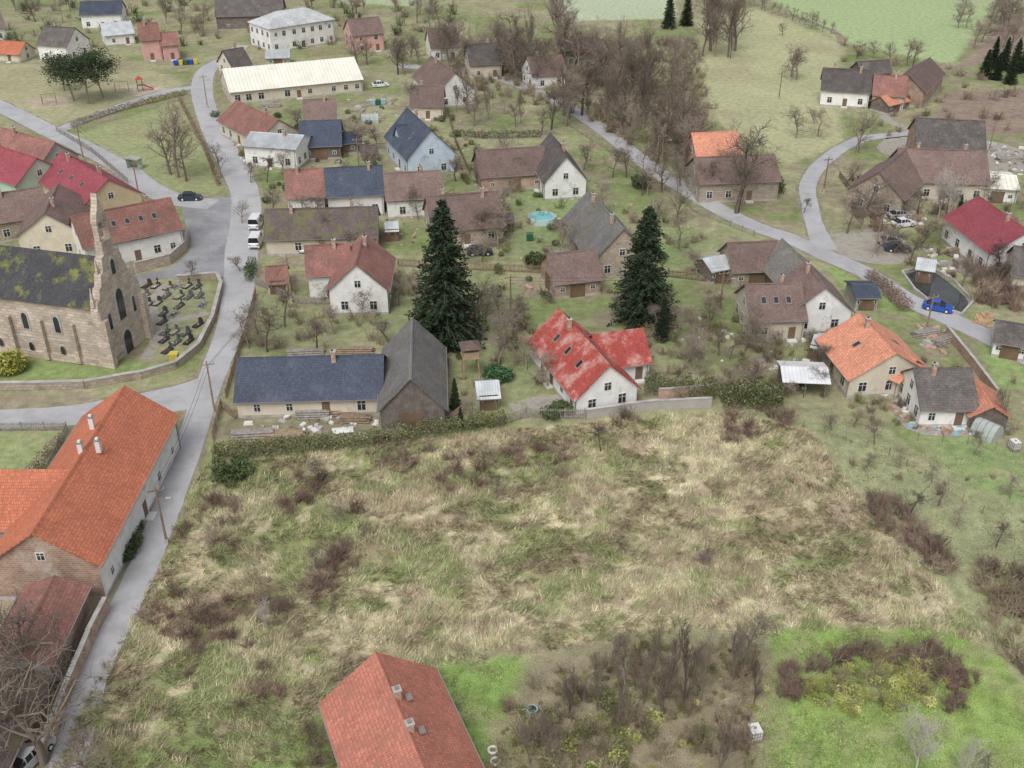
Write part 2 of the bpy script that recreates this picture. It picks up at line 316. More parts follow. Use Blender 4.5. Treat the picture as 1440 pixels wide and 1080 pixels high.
# ---------------------------------------------------------------- buildings
def winbox(b,x,y,z,w,h,ax,s):
    for (dw,dh,pr,mi) in ((.2,.2,.05,0),(0,0,.07,1)):
        if ax=='y': b.box(x,y+s*pr/2,z,w+dw,pr,h+dh,m=mi)
        else: b.box(x+s*pr/2,y,z,pr,w+dw,h+dh,m=mi)
    if ax=='y': b.box(x,y+s*.045,z,.06,.09,h,m=0); b.box(x,y+s*.043,z+h*.18,w,.086,.05,m=0)
    else: b.box(x+s*.045,y,z,.09,.06,h,m=0); b.box(x+s*.043,y,z+h*.18,.086,w,.05,m=0)
def house(name,r1,r2,w,eh,rh,roof,wall,rows=1,chim=1,sky=0,hip=False,gw=None,over=.35,metric=False,win=True,ww=1.0,wh=1.3,sp=3.2,barn=False,gut=mGut):
    A=Vector(r1) if metric else Vector(G(*r1,rh)); B=Vector(r2) if metric else Vector(G(*r2,rh))
    d=B-A; L=d.length; c=(A+B)/2; ang=math.atan2(d.y,d.x)
    if hip: L+=w*.7
    e=empty(name,(c.x,c.y,0),ang); lx=L/2-over; hy=w/2; sl=(rh-eh)/hy; o=.45; T=.14
    b=MB(); zt=eh-T-.01; za=rh-T-.01
    if hip: b.box(0,0,zt/2,2*lx,w,zt)
    else:
        for s in(-1,1): b.add([(-lx,s*hy,0),(lx,s*hy,0),(lx,s*hy,zt),(-lx,s*hy,zt)],[(0,1,2,3) if s<0 else (3,2,1,0)],0)
        for s in(-1,1):
            b.add([(s*lx,-hy,0),(s*lx,hy,0),(s*lx,hy,zt),(s*lx,0,za),(s*lx,-hy,zt)],[(0,1,2,3,4) if s>0 else (4,3,2,1,0)],1)
    b.make('walls',[wall,gw or wall],e)
    p=MB()
    p.box(0,0,.2,2*lx+.08,w+.08,.4); p.make('plinth',mConc,e)
    r=MB()
    if hip:
        E=[(-lx-o,-hy-o),(lx+o,-hy-o),(lx+o,hy+o),(-lx-o,hy+o)]; ez=eh-o*sl*.8
        rx=max(.3,lx-w*.45)
        vs=[(x,y,ez) for x,y in E]+[(-rx,0,rh),(rx,0,rh)]+[(x,y,ez-T) for x,y in E]
        r.add(vs,[(0,1,5,4),(1,2,5),(2,3,4,5),(3,0,4),(9,8,7,6),(6,7,1,0),(7,8,2,1),(8,9,3,2),(9,6,0,3)])
    else:
        NX=max(4,int(L/1.6)); NY=5; age=.055 if roof in(tB,tD,tM,tGr,tCh,tR2) else .015
        for s in(-1,1):
            g=[]; 
            for i in range(NX+1):
                for j in range(NY+1):
                    x=-L/2+L*i/NX; y=(hy+o)*j/NY; jj=R.uniform(-age,age) if 0<j else 0
                    sag=-age*2.*math.sin(math.pi*i/NX) 
                    g.append((x,s*y,rh-sl*y+jj+sag))
            nT=len(g); bt=[(x,y,z-T) for x,y,z in g]
            idx=lambda i,j:i*(NY+1)+j
            fs=[]
            for i in range(NX):
                for j in range(NY):
                    q=(idx(i,j),idx(i+1,j),idx(i+1,j+1),idx(i,j+1)); fs.append(q if s<0 else q[::-1])
                q=(idx(i,NY),idx(i+1,NY),nT+idx(i+1,NY),nT+idx(i,NY)); fs.append(q if s<0 else q[::-1])
                q=(nT+idx(i,0),nT+idx(i,NY),nT+idx(i+1,NY),nT+idx(i+1,0)); fs.append(q if s<0 else q[::-1])
            for i in(0,NX):
                for j in range(NY):
                    q=(idx(i,j),idx(i,j+1),nT+idx(i,j+1),nT+idx(i,j)); fs.append(q if (s<0)==(i==0) else q[::-1])
            r.add(g+bt,fs)
    r.make('roof',roof,e,uvk=math.sqrt(1+sl*sl))
    t=MB(); rl=(2*rx if hip else L)
    t.add([(-rl/2,-.16,rh-.07),(-rl/2,0,rh+.07),(-rl/2,.16,rh-.07),(rl/2,-.16,rh-.07),(rl/2,0,rh+.07),(rl/2,.16,rh-.07)],[(0,3,4,1),(1,4,5,2),(0,1,2),(5,4,3)])
    t.make('ridge_tiles',roof,e)
    gt=MB()
    for s in(-1,1): gt.box(0,s*(hy+o+.05),eh-o*sl-.06,L-.1,.1,.1); gt.box(lx-.25,s*(hy+.06),eh/2-.2,.09,.09,eh-.5)
    gt.make('gutters',gut,e)
    wb=MB()
    if win:
        fl=(eh-.2)/rows
        for k in range(rows):
            z=fl*k+min(fl*.55,1.6)
            n=max(1,int((2*lx-1)/sp))
            for i in range(n):
                x0=-lx+(2*lx)*(i+.5)/n
                for s in(-1,1):
                    x=x0+R.uniform(-.3,.3)
                    if k==0 and i==n//2 and s<0:
                        wb.box(x,s*(hy+.03),1.05,1.0,.06,2.1,m=2); wb.box(x,s*(hy+.5),.12,1.4,.9,.24,m=0); continue
                    if barn and R.random()<.5: continue
                    if R.random()<.1: continue
                    q=R.choice((1,1,1,.75)); winbox(wb,x,s*hy,z,ww*q,wh*q,'y',s)
            n=max(1,int((w-1)/sp))
            for i in range(n):
                y=-hy+w*(i+.5)/n
                for s in(-1,1): winbox(wb,s*lx,y,z,ww,wh,'x',s)
        if not hip and rh-eh>2.2:
            for s in(-1,1): winbox(wb,s*lx,0,eh+.7,ww*.85,wh*.8,'x',s)
    else:
        wb.box(0,-(hy+.04),1.15,2.4,.08,2.3,m=2); 
        if eh>2.9: wb.box(lx+.04,0,1.3,.08,2.6,2.6,m=2); wb.box(-lx-.04,0,1.3,.08,2.6,2.6,m=2)
        for q in(-.33,.33): winbox(wb,q*2*lx,-hy,1.5,.7,.6,'y',-1)
    wb.make('windows_and_doors',[mFr,mGl,mDr],e)
    if chim:
        cb=MB()
        for k in range(chim):
            x=lx*(-.55+1.1*(k/(max(1,chim-1)) if chim>1 else R.choice((.15,.8)))) ; y=R.choice((-.6,.5))
            cb.box(x,y,rh+.1,.55,.55,1.6,m=0); cb.box(x,y,rh+.94,.7,.7,.1,m=1); cb.box(x-.12,y,rh+1.06,.2,.2,.16,m=2)
        cb.make('chimney',[mChim,mConc,mTyre],e)
    if sky:
        sb=MB()
        for k in range(sky):
            x=-lx*.7+1.4*lx*(k+.5)/sky
            for s in(-1,1):
                y=s*hy*.5
                for (g,hh,mi) in((.5,.07,0),(.38,.1,1)):
                    y0=y-s*g; y1=y+s*g; vs=[]
                    for yy in(y0,y1):
                        for xx in(x-g*.8,x+g*.8):
                            vs.append((xx,yy,rh-sl*abs(yy)+hh))
                    vs+= [(a_,b_,c_-hh-.05) for a_,b_,c_ in vs]
                    sb.add(vs,[(0,1,3,2),(0,1,5,4),(1,3,7,5),(3,2,6,7),(2,0,4,6)],mi)
        sb.make('skylights',[mGut,mGl],e)
    return e
h=house
# foreground
eF=h('farmhouse',(-45.5,78.2),(-45.5,105.8),10.6,4.8,8.6,tO,wW,rows=1,chim=0,metric=True,gw=wBk,sky=0,ww=.8,wh=1.0,sp=5)
h('farmhouse_wing',(-66,89.5),(-46.2,89.5),10,4.5,8.0,tO,wBk,metric=True,chim=0)
h('annex_building',(-43.9,77.2),(-43.6,66.5),5.6,3.2,4.3,tR2,wBk,metric=True,chim=0,win=False,gw=wGr)
h('annex_building',(-43.2,66.2),(-42.8,54),4.6,2.4,3.1,tM,wP,metric=True,chim=0,win=False,gw=wGr)
eB=h('brick_house',(-11.5,64.4),(-6.0,51.2),9.6,3.4,7.0,tF,wW,metric=True,chim=0,sky=0,sp=3)
for (x,y) in ((-9.2,59.6),(-7.9,56.2)):
    b=MB(); b.box(0,0,6.9,.55,.55,1.5,m=0); b.box(0,0,7.7,.7,.7,.1,m=2); b.box(0,0,7.83,.3,.3,.16,m=1); b.box(.95,0,6.45,.5,.75,.09,m=1); b.box(.95,0,6.5,.38,.6,.05,m=1); b.make('chimney_stack',[mChim,mGut,mConc],eB,loc=(x,y),rot=-1.18+1.57)
for (x,y) in ((-46.5,97.5),(-45.9,92.4),(-44.2,92.9)):
    b=MB(); b.box(0,0,8.7,.5,.5,1.5,m=0); b.box(0,0,9.5,.65,.65,.1,m=1); b.box(0,0,9.64,.3,.3,.2,m=0); b.make('chimney_stack',[mWhite,mGut],eF,loc=(x,y))
# centre
h('long_house',(333,503),(540,498),10,2.8,6.,tG,wC,chim=1,sp=3.6)
h('wooden_barn',(580,446),(577,533),7.8,3.4,7.6,tGr,wWd,chim=0,win=False,gw=wWd)
h('white_house',(785,433),(858,513),8.4,3.,7.,tR,wW,chim=1,sky=3,sp=2.8)
h('white_house_wing',(832,470),(905,461),7.4,3.,5.9,tR,wW,chim=0,sp=2.6)
h('garden_shed',(668,537),(702,535),4,2.2,3.2,tS,wW,chim=0,win=False)
h('white_house',(427,345),(492,341),8,4.5,7.6,tR2,wW,chim=1)
h('white_house',(512,327),(500,372),8.6,4.4,8.4,tR2,wW,chim=1,rows=1)
h('garden_hut',(372,374),(405,372),5,2.2,3.8,tR2,wC,chim=0,win=False)
h('old_farmhouse',(372,294),(532,290),9.5,3.3,6.6,tM,wC,chim=2)
h('row_house',(399,239),(455,236),10,4.2,7.6,tR2,wW,chim=1); h('row_house',(455.5,236),(538,232),10,4.4,7.9,tG,wW,chim=2,sp=2.8); h('row_house',(538.5,243),(620,239),9,4,7.3,tB,wW,chim=1)
h('brick_barn',(668,211),(766,205),9.5,3.4,7,tB,wBk,chim=0,win=False,gw=wWd); h('gabled_house',(774,186),(797,220),8,4,8.6,tD,wW,chim=1)
h('blue_house',(572,151),(606,182),10,4.4,9.6,tG,wBl,chim=1,sky=2); h('blue_house_wing',(556,176),(588,172),6.5,4,8,tG,wBl,chim=0)
h('stone_house',(598,276),(702,268),10,3.5,7.6,tB,wSt,chim=2)
h('stone_barn',(828,267),(878,322),9.5,3.6,8.4,tGr,wSt,chim=2); h('stone_barn_annex',(858,325),(880,318),9,2.8,6,tGr,wWd,chim=0,win=False)
h('brick_shed',(768,357),(838,350),8,3,6,tB,wBk,chim=0,win=False)
h('low_house',(332,140),(392,168),10,3.6,7,tR2,wC,chim=1); h('modern_house',(352,185),(428,190),9,4.6,6,tS,wW,chim=1,sp=2.6)
h('brick_house',(425,140),(472,138),10,3.5,7,tB,wBk,chim=1); h('dark_shed',(420,170),(480,168),11,3.2,6.8,tG,wWd,chim=0,win=False); h('dark_shed',(452,188),(502,184),6,2.6,4,tG,wWd,chim=0,win=False)
h('long_cream_building',(312,97),(498,80),16,3.4,7,tW,wC,chim=0,sp=2.8,ww=1.3,wh=1.5)
h('gabled_house',(606,78),(640,102),10,4,8.4,tB,wW,chim=1); h('village_house',(577,120),(625,120),8,3.5,7,tB,wC,chim=1)
h('village_house',(600,40),(642,38),10,4,8,tB,wW,chim=1); h('village_house',(655,62),(702,60),10,4,8,tD,wC,chim=1); h('village_house',(740,80),(790,76),9,3.8,7.4,tB,wW,chim=1); h('village_house',(800,50),(850,55),9,3.8,7.4,tB,wW)
h('town_hall',(380,17),(436,9),12.5,7,10,tHip,wW,rows=2,hip=True,sp=2.8); h('village_house',(487,27),(533,23),9,5.4,8.8,tB,wP,rows=2)
h('wooden_barn',(302,-6),(398,-8),12,4.6,9.4,tD,wWd,chim=0,win=False); h('garden_hut',(373,70),(408,69),6,2.6,4,tS,wG,chim=0,win=False); h('village_house',(312,71),(342,66),8,3,6.4,tD,wC)
h('pink_house',(192,33),(222,31),10,6,9.4,tR2,wP,rows=2,sp=2.6); h('pink_house_wing',(222,46),(248,44),8,4.5,7,tR2,wP,chim=0)
h('village_house',(62,36),(106,39),10,4.6,8.4,tD,wW); h('garden_hut',(2,57),(36,59),7,2.6,5,tO,wC,chim=0); h('village_house',(112,2),(172,0),10,4.6,7.6,tG,wW); h('village_house',(140,33),(184,29),8,3.4,6,tS,wW,chim=0)
h('village_house',(-60,20),(0,14),10,4,8,tB,wW)
# left street
h('crimson_house',(86,213),(152,252),11,4.6,8.4,tC,wY,sky=3,chim=2); h('green_house',(-30,196),(52,222),10,5.2,8.8,tC,wG,chim=1); h('back_house',(0,178),(78,200),9,4,7.6,tR2,wGr,chim=1)
h('corner_house',(98,304),(240,277),10,4.6,8.2,tR2,wW,sky=5,chim=2,sp=2.6); h('old_house',(62,300),(82,258),10,4.4,8,tB,wC,chim=1); h('old_house',(-30,275),(60,262),9,4,7.4,tB,wSt)
# right
h('brick_barn',(972,187),(1038,184),10,6,10,tO2,wBk,chim=0,gw=wBk); h('stone_barn',(975,221),(1090,217),10,4.2,7.4,tB,wSt,chim=0,barn=True)
h('village_barn',(1022,341),(1093,338),8,3,6,tB,wSt,chim=0,win=False); h('village_barn',(1100,335),(1142,376),7.5,3.2,6.4,tGr,wWd,chim=0,win=False)
h('village_house',(1047,399),(1128,397),9,3.6,7,tB,wC,sky=3,chim=1,sp=2.6); h('village_house',(1132,366),(1162,404),9,3.8,7.6,tB,wW,chim=1)
h('garden_shed',(988,364),(1020,358),5,2.5,3.5,tS,wWd,chim=0,win=False); h('garden_shed',(1196,399),(1233,399),5.5,2.4,3.2,tG,wGr,chim=0,win=False)
h('orange_roof_house',(1210,439),(1262,496),11,3.1,6.6,tO2,wC,chim=1,sky=1); h('orange_roof_house_porch',(1255,492),(1290,506),6,2.8,4.8,tO2,wC,chim=0)
h('cottage',(1284,517),(1367,517),8.6,3.,6.1,tD,wW,chim=1,sp=2.4); h('orange_roof_shed',(1373,532),(1398,572),4.4,2.4,3.8,tO2,wWd,chim=0,win=False)
h('farm_house',(1157,95),(1228,99),10,4.2,8,tD,wW,chim=2); h('farm_house_wing',(1229,104),(1277,107),10,4,7.4,tR2,wC,chim=1); h('farm_barn',(1308,80),(1278,106),8.5,4,7.4,tB,wBk,chim=0,win=False); h('farm_shed',(1238,135),(1268,128),5,2.5,4,tO2,wWd,chim=0,win=False); h('farm_shed',(1205,86),(1250,84),6,2.8,5,tD,wWd,chim=0,win=False)
h('brick_barn',(1287,165),(1386,170),12,5,9,tD,wBk,chim=0,win=False); h('farmhouse',(1262,208),(1388,212),12,4,8.2,tB,wC,chim=2,sp=2.8); h('farm_barn',(1276,209),(1236,242),10,4,8,tB,wSt,chim=0)
h('crimson_roof_house',(1376,275),(1448,325),11,4.2,7.6,tC,wW,chim=1); h('white_shed',(1371,243),(1430,247),10,3,4,tW,wW,chim=0,win=False); h('garage',(1400,449),(1455,458),6.5,2.6,4.2,tD,wW,chim=0,win=False)
h('village_house',(1425,345),(1480,350),8,3.5,6.5,tD,wC)
h('garden_shed',(1075,372),(1098,370),4,2.3,3.2,tGr,wWd,chim=0,win=False); h('garden_shed',(1290,362),(1318,366),4.5,2.4,3.2,tS,wWd,chim=0,win=False); h('garden_shed',(1145,470),(1165,474),3.5,2.2,3,tS,wWd,chim=0,win=False); h('garden_shed',(700,300),(722,299),3.5,2.2,3,tD,wWd,chim=0,win=False); h('garden_shed',(540,312),(560,311),3.5,2.2,3,tS,wWd,chim=0,win=False); h('garden_shed',(505,205),(530,203),4,2.3,3.2,tD,wWd,chim=0,win=False)
# open-sided shed with white roof
def openshed():
    x,y=G(1126,546); e=empty('open_shed',(x,y,0),-.08); b=MB()
    for sx in(-2.6,0,2.6):
        for sy in(-2.4,2.4): b.box(sx,sy,1.3,.16,.16,2.6)
    b.box(0,2.55,1.2,5.3,.06,2.3); b.box(-2.75,0,1.2,.06,4.8,2.3); b.box(1.2,1,.5,1.6,1.2,1,m=0); b.make('posts_and_boards',[wWd],e)
    r=MB()
    for s in(-1,1): r.add([(-3.1,0,3.3),(3.1,0,3.3),(3.1,s*2.9,2.5),(-3.1,s*2.9,2.5),(-3.1,0,3.22),(3.1,0,3.22),(3.1,s*2.9,2.42),(-3.1,s*2.9,2.42)],[(0,1,2,3),(4,7,6,5),(3,2,6,7),(0,3,7,4),(1,5,6,2)])
    r.make('roof',mat('white_sheet',(.72,.73,.73),.4,.12,wave=(.5,0,.85)),e,uvk=1)
openshed()
# church
def arch(w,hh,n=7):
    return [(-w/2,0),(w/2,0),(w/2,hh-w/2)]+[(w/2*math.cos(math.pi*i/n),hh-w/2+w*.75*math.sin(math.pi*i/n)) for i in range(1,n)]+[(-w/2,hh-w/2)]
def church():
    fx,fy=-54.6,130.0; ang=math.atan2(-.25,.968); e=empty('church',(fx,fy,0),ang); Ln=26; hw=4.7; eh=8.8; rh=14.4
    b=MB(); b.box(-Ln/2-.5,0,eh/2,Ln,2*hw,eh); b.box(-Ln/2-.5,0,.5,Ln+.3,2*hw+.5,1.0); b.make('nave_walls',wCh,e)
    b=MB(); b.box(-Ln/2-.5,0,eh+.1,Ln-.1,2*hw+.5,.28); b.make('cornice',mRed,e)
    b=MB(); b.box(-Ln/2-.5,0,3.2,Ln-.1,2*hw+.16,.16); b.make('string_course',mConc,e)
    r=MB(); NX=16;NY=6
    for s in(-1,1):
        g=[(-Ln-.8+(Ln+.3)*i/NX,s*(hw+.45)*j/NY,rh-(rh-eh-.1)*j/NY+(R.uniform(-.08,.08) if j else 0)) for i in range(NX+1) for j in range(NY+1)]
        r.add(g,[tuple((i*(NY+1)+j,(i+1)*(NY+1)+j,(i+1)*(NY+1)+j+1,i*(NY+1)+j+1)) for i in range(NX) for j in range(NY)])
    r.make('nave_roof',tCh,e,uvk=1.55)
    b=MB()
    prof=[(-5.,0),(5.,0),(5.,8.6),(4.6,9.8),(4.0,9.9),(3.6,11.3),(3.1,11.4),(2.7,13.),(2.2,13.1),(1.8,15.),(1.25,15.2),(1.25,17),(-1.25,17),(-1.25,15.2),(-1.8,15.),(-2.2,13.1),(-2.7,13.),(-3.1,11.4),(-3.6,11.3),(-4.0,9.9),(-4.6,9.8),(-5.,8.6)]
    b.prism(prof,'x',-.5,.6)
    for s in(-1,1):
        b.box(.05,s*1.05,18.3,.8,.36,2.6); b.box(.7,s*4.6,3.6,1.4,.9,7.2); b.box(.45,s*4.6,7.9,.8,.8,1.6,tz=.5); b.box(.05,s*4.8,10.6,.6,.6,2.6,tz=.1); b.box(.05,s*2.6,14.3,.4,.4,2.,tz=.1)
    b.prism([(-1.3,19.6),(1.3,19.6),(1.0,20.6),(.35,22.),(0,23.4),(-.35,22.),(-1.0,20.6)],'x',-.4,.5)
    for k in range(5): b.box(-4-k*5,-hw-.35,3.2,.7,.6,6.0,tz=.8)
    b.make('west_facade',wCh,e)
    b=MB()
    def win(o,y,z,w,hh,ax,m_,pr):
        P=[(p[0]+y,p[1]+z) for p in arch(w,hh)]
        if ax=='x': b.prism(P,'x',o,o+pr,m_)
        else: b.prism(P,'y',o-pr,o,m_)
    for (y,z,w_,h_) in((0,0,1.7,3.),(0,5.2,1.5,4.2),(-2.9,5,.6,2.2),(2.9,5,.6,2.2),(0,12.,.8,2.)):
        win(.6,y,z,w_+.4,h_+.25,'x',0,.08); win(.68,y,z+.02,w_,h_,'x',1,.03)
    for k in range(5):
        x=-6.5-k*5; win(-hw,x,4.3,1.3,2.7,'y',0,.1); win(-hw-.1,x,4.5,.85,2.2,'y',1,.03); win(-hw-.25,x+.1,1.2,.6,1.1,'y',1,.04)
    b.make('arched_windows',[mConc,mGl],e)
    b=MB(); b.cyl((.05,0,18.6),(.05,0,19.4),.42,.2,10); b.make('bell',mGut,e)
church()
wallline('cemetery_wall',[(-60,555),(0,548),(120,546),(200,532),(248,518),(280,492),(300,452),(312,405),(306,392),(250,396)],1.1,.45,wSt,mConc)
def gravestone(u,v,k):
    x,y=G(u,v); b=MB(); b.box(0,0,.1,.9,1.8,.2,m=0); b.box(0,-.05,.22,.7,1.4,.05,m=1)
    t=k%3
    if t==0: b.prism([(-.36,.2),(.36,.2),(.36,.85),(.2,1.),(0,1.08),(-.2,1.),(-.36,.85)],'y',.7,.86,0)
    elif t==1: b.box(0,.74,.3,.6,.35,.3,m=0); b.box(0,.74,.85,.14,.12,.9,m=0); b.box(0,.74,1.0,.5,.1,.13,m=0)
    else: b.box(0,.74,.65,.55,.18,.9,m=0,tz=.75); b.box(0,.74,1.13,.6,.26,.07,m=1)
    for q in range(2): b.box(R.uniform(-.3,.3),R.uniform(-.6,.4),.32,.12,.12,.16,m=R.choice((2,3,4)))
    b.make('gravestone',[mGran if R.random()<.75 else mGranL,mGran if R.random()<.6 else mGrav,pRed,pYel,mWhite],loc=(x,y),rot=-.3+R.uniform(-.12,.12))
k=0
for row in range(8):
    for c_ in range(6):
        u=204+c_*15+row*1.2+R.uniform(-3,3); v=403+row*13+R.uniform(-2,2)+c_*.5
        if row>=3: u+=22
        if u<290-max(0,row-3)*7 and R.random()<.85: gravestone(u,v,k); k+=1
# ---------------------------------------------------------------- vegetation generators
def segs(S,sides=3):
    S=np.array(S); p0=S[:,:3];p1=S[:,3:6]; d=p1-p0; d/=np.linalg.norm(d,axis=1)[:,None]+1e-9
    ref=np.where(np.abs(d[:,2:3])<.9,np.array([[0,0,1.]]),np.array([[1.,0,0]])); a=np.cross(d,ref); a/=np.linalg.norm(a,axis=1)[:,None]; b=np.cross(d,a)
    V=[]
    for p,r in((p0,S[:,6]),(p1,S[:,7])):
        for i in range(sides):
            t=2*math.pi*i/sides; V.append(p+(a*math.cos(t)+b*math.sin(t))*r[:,None])
    V=np.stack(V,1); n=len(S); base=(np.arange(n)*2*sides)[:,None]
    Fq=np.concatenate([base+np.array([[i,(i+1)%sides,sides+(i+1)%sides,sides+i]]) for i in range(sides)])
    return V.reshape(-1,3),Fq
def bare(seed,hh=10.,tr=.22,levels=3,nch=(12,8,6),spread=.9,up=.25,trunk=.25,mint=.014,twist=.2,stems=1):
    r=random.Random(seed); S=[]
    def grow(p,d,L,rad,lev):
        n=5 if lev==0 else 3 if lev<levels else 2; pts=[p]; dirs=[]; dd=d.copy()
        for i in range(n):
            dd=(dd+Vector((r.gauss(0,1),r.gauss(0,1),r.gauss(0,1)))*twist*(.5 if lev==0 else 1)+Vector((0,0,up*.35))).normalized(); q=pts[-1]+dd*(L/n)
            r0=max(mint,rad*(1-.75*i/n)); r1=max(mint*.7,rad*(1-.75*(i+1)/n)); S.append((*pts[-1],*q,r0,r1)); pts.append(q); dirs.append(dd.copy())
        if lev<levels:
            for k in range(nch[lev]):
                t=r.uniform(trunk if lev==0 else .15,1.0); fi=min(n-1,int(t*n)); ft=t*n-fi; q=pts[fi].lerp(pts[fi+1],ft); dd=dirs[fi]
                pr=Vector((r.gauss(0,1),r.gauss(0,1),r.gauss(0,.5))); pr=(pr-dd*pr.dot(dd)).normalized()
                cd=(dd*(1-spread*.5)+pr*spread+Vector((0,0,up))).normalized()
                grow(q,cd,L*r.uniform(.38,.62)*(1.15-.5*t if lev==0 else 1),max(mint,rad*.5*(1-.5*t)),lev+1)
    for s in range(stems):
        a=r.uniform(0,6.28); d=Vector((0,0,1)) if stems==1 else Vector((math.cos(a)*.35,math.sin(a)*.35,1)).normalized()
        grow(Vector((0,0,-.1)),d,hh*.72,tr*(1 if stems==1 else .5),0)
    return S
def treemesh(name,S,m):
    V,Q=segs(S); return npmesh(name,V,Q,m,link=False)
TM=[treemesh('bare_tree_mesh',bare(i,10,.2+.03*i,nch=(13,7,5),spread=1.0,up=.2+.03*(i%3),mint=.019),mBark if i%2==0 else mBark2) for i in range(5)]
TF=[treemesh('fruit_tree_mesh',bare(20+i,6,.16,nch=(12,7,5),spread=1.15,up=.1,trunk=.3,mint=.016,twist=.3),mBark if i!=1 else mBark2) for i in range(3)]
TB=[treemesh('birch_mesh',bare(30+i,10,.14,nch=(15,7,5),spread=.6,up=.4,mint=.018),mBirch) for i in range(2)]
TP_=[treemesh('poplar_mesh',bare(40+i,10,.13,nch=(16,6,4),spread=.45,up=.55,trunk=.12,mint=.017),mBark2 if i==1 else mBark) for i in range(3)]
def place(mesh,name,x,y,s,sx=None):
    o=bpy.data.objects.new(name,mesh); COL.objects.link(o); o.location=(x,y,-.05); o.rotation_euler=(0,0,R.uniform(0,6.28)); q=(sx or 1)*s; o.scale=(q,q,s); return o
def tree(u,v,hpx,kind='b',wide=1.):
    x,y=G(u,v); hm=hpx/(pxm(v)*.88)
    if kind=='b': place(R.choice(TM),'bare_tree',x,y,hm/10,wide)
    elif kind=='f': place(R.choice(TF),'fruit_tree',x,y,hm/6,wide)
    elif kind=='w': place(R.choice(TB),'birch_tree',x,y,hm/10,wide)
    elif kind=='p': place(R.choice(TP_),'poplar_tree',x,y,hm/10,wide)
def tris(P,size,flat_=0.,r=NR,aim=None):
    n=len(P); a=r.normal(size=(n,3)); a/=np.linalg.norm(a,axis=1)[:,None]; b=r.normal(size=(n,3)); b-=a*(a*b).sum(1)[:,None]; b/=np.linalg.norm(b,axis=1)[:,None]
    if flat_: a[:,2]*=1-flat_; b[:,2]*=1-flat_
    s=(size*r.uniform(.6,1.4,n))[:,None]
    V=np.stack([P+a*s,P-a*s*.5+b*s*.6,P-a*s*.5-b*s*.6],1).reshape(-1,3); return V,np.arange(3*n).reshape(-1,3)
def spruce(seed,hh=20.,rad=4.2):
    r=np.random.RandomState(seed); S=[(0,0,0,0,0,hh*.5,.3,.18),(0,0,hh*.5,0,0,hh,.18,.03)]; Ps=[]
    z=1.2
    while z<hh-.2:
        t=z/hh; Rz=rad*(1-t)**.72*(.35+.65*min(1,(t+.04)/.12))
        nb=int(7+8*(1-t))
        for k in range(nb):
            a=r.uniform(0,6.283); L=Rz*r.uniform(.5,1.22)+.15; ca,sa=math.cos(a),math.sin(a); zz=z+r.uniform(-.25,.25)
            dr=-.38*L*(1-t*.8); S.append((0,0,zz,ca*L,sa*L,zz+dr,.04,.015))
            n=int(5+L*10); q=r.uniform(.12,1,n)**.75; off=r.normal(size=(n,3))*np.array([.16,.16,.12])*(.5+q[:,None]*.8)*min(1,.4+L/3)
            P=np.stack([ca*L*q,sa*L*q,zz+dr*q-.12*np.sin(q*3)],1)+off; P[:,2]-=r.uniform(0,.22,n)*q
            Ps.append(P)
        z+=.38*(1-.45*t)
    P=np.concatenate(Ps); V1,F1=tris(P,.26,.35,r); V0,F0=segs(S)
    return npmesh('spruce_mesh',np.concatenate([V0,V1]),[F0,F1+len(V0)],[mBark2,mNeed],link=False,midx=[0,1])
SP=[spruce(1),spruce(2,20,4.6),spruce(3,20,3.4)]
def conifer(u,v,hpx,i=0,wide=1.): 
    x,y=G(u,v); place(SP[i],'spruce_tree',x,y,hpx/(pxm(v)*.88)/20,wide)
def pine(seed):
    r=np.random.RandomState(seed); S=bare(seed,10,.2,levels=1,nch=(16,),up=.2,spread=1,mint=.05,trunk=.35); Ps=[]
    for s in S[5:]:
        p=np.array(s[3:6]); 
        if r.rand()<.85:
            n=110; Ps.append(p+r.normal(size=(n,3))*np.array([.75,.75,.42]))
    V1,F1=tris(np.concatenate(Ps),.18,.2,r); V0,F0=segs(S); return npmesh('pine_mesh',np.concatenate([V0,V1]),[F0,F1+len(V0)],[mBark,mPine],link=False,midx=[0,1])
PN=[pine(3),pine(4)]
def pinet(u,v,hpx,w=1.): x,y=G(u,v); place(R.choice(PN),'pine_tree',x,y,hpx/(pxm(v)*.88)/9,w)
# masses
def shrub_twig(seed,n=15):
    r=random.Random(seed); S=[]
    for k in range(n):
        a=r.uniform(0,6.28); t=r.uniform(.1,.8); d=Vector((math.cos(a)*t,math.sin(a)*t,1)).normalized(); p=Vector((r.uniform(-.25,.25),r.uniform(-.25,.25),0)); L=r.uniform(.5,1.1)
        for i in range(3):
            d=(d+Vector((r.gauss(0,.2),r.gauss(0,.2),r.gauss(0,.1)))).normalized(); q=p+d*L/3; S.append((*p,*q,.017-.004*i,.013-.004*i))
            for j in range(3):
                e=(d+Vector((r.gauss(0,.6),r.gauss(0,.6),r.gauss(0,.4)))).normalized()*r.uniform(.15,.4); w_=p.lerp(q,r.random()); S.append((*w_,*(w_+e),.009,.005))
            p=q
    return segs(S)
def shrub_leaf(seed,n=340,size=.09):
    r=np.random.RandomState(seed); P=r.normal(size=(n,3)); P/=np.linalg.norm(P,axis=1)[:,None]; P*=(r.uniform(.35,1,n)**.5)[:,None]
    k=r.normal(size=(6,3)); k/=np.linalg.norm(k,axis=1)[:,None]; f=1+.35*np.max(P@k.T,axis=1)-.25; P*=f[:,None]; P=P*np.array([.6,.6,.5])+np.array([0,0,.5]); P[:,2]=np.maximum(P[:,2],.03)
    return tris(P,size,0,r)
TW=[shrub_twig(i) for i in range(5)]; LF=[shrub_leaf(i) for i in range(4)]
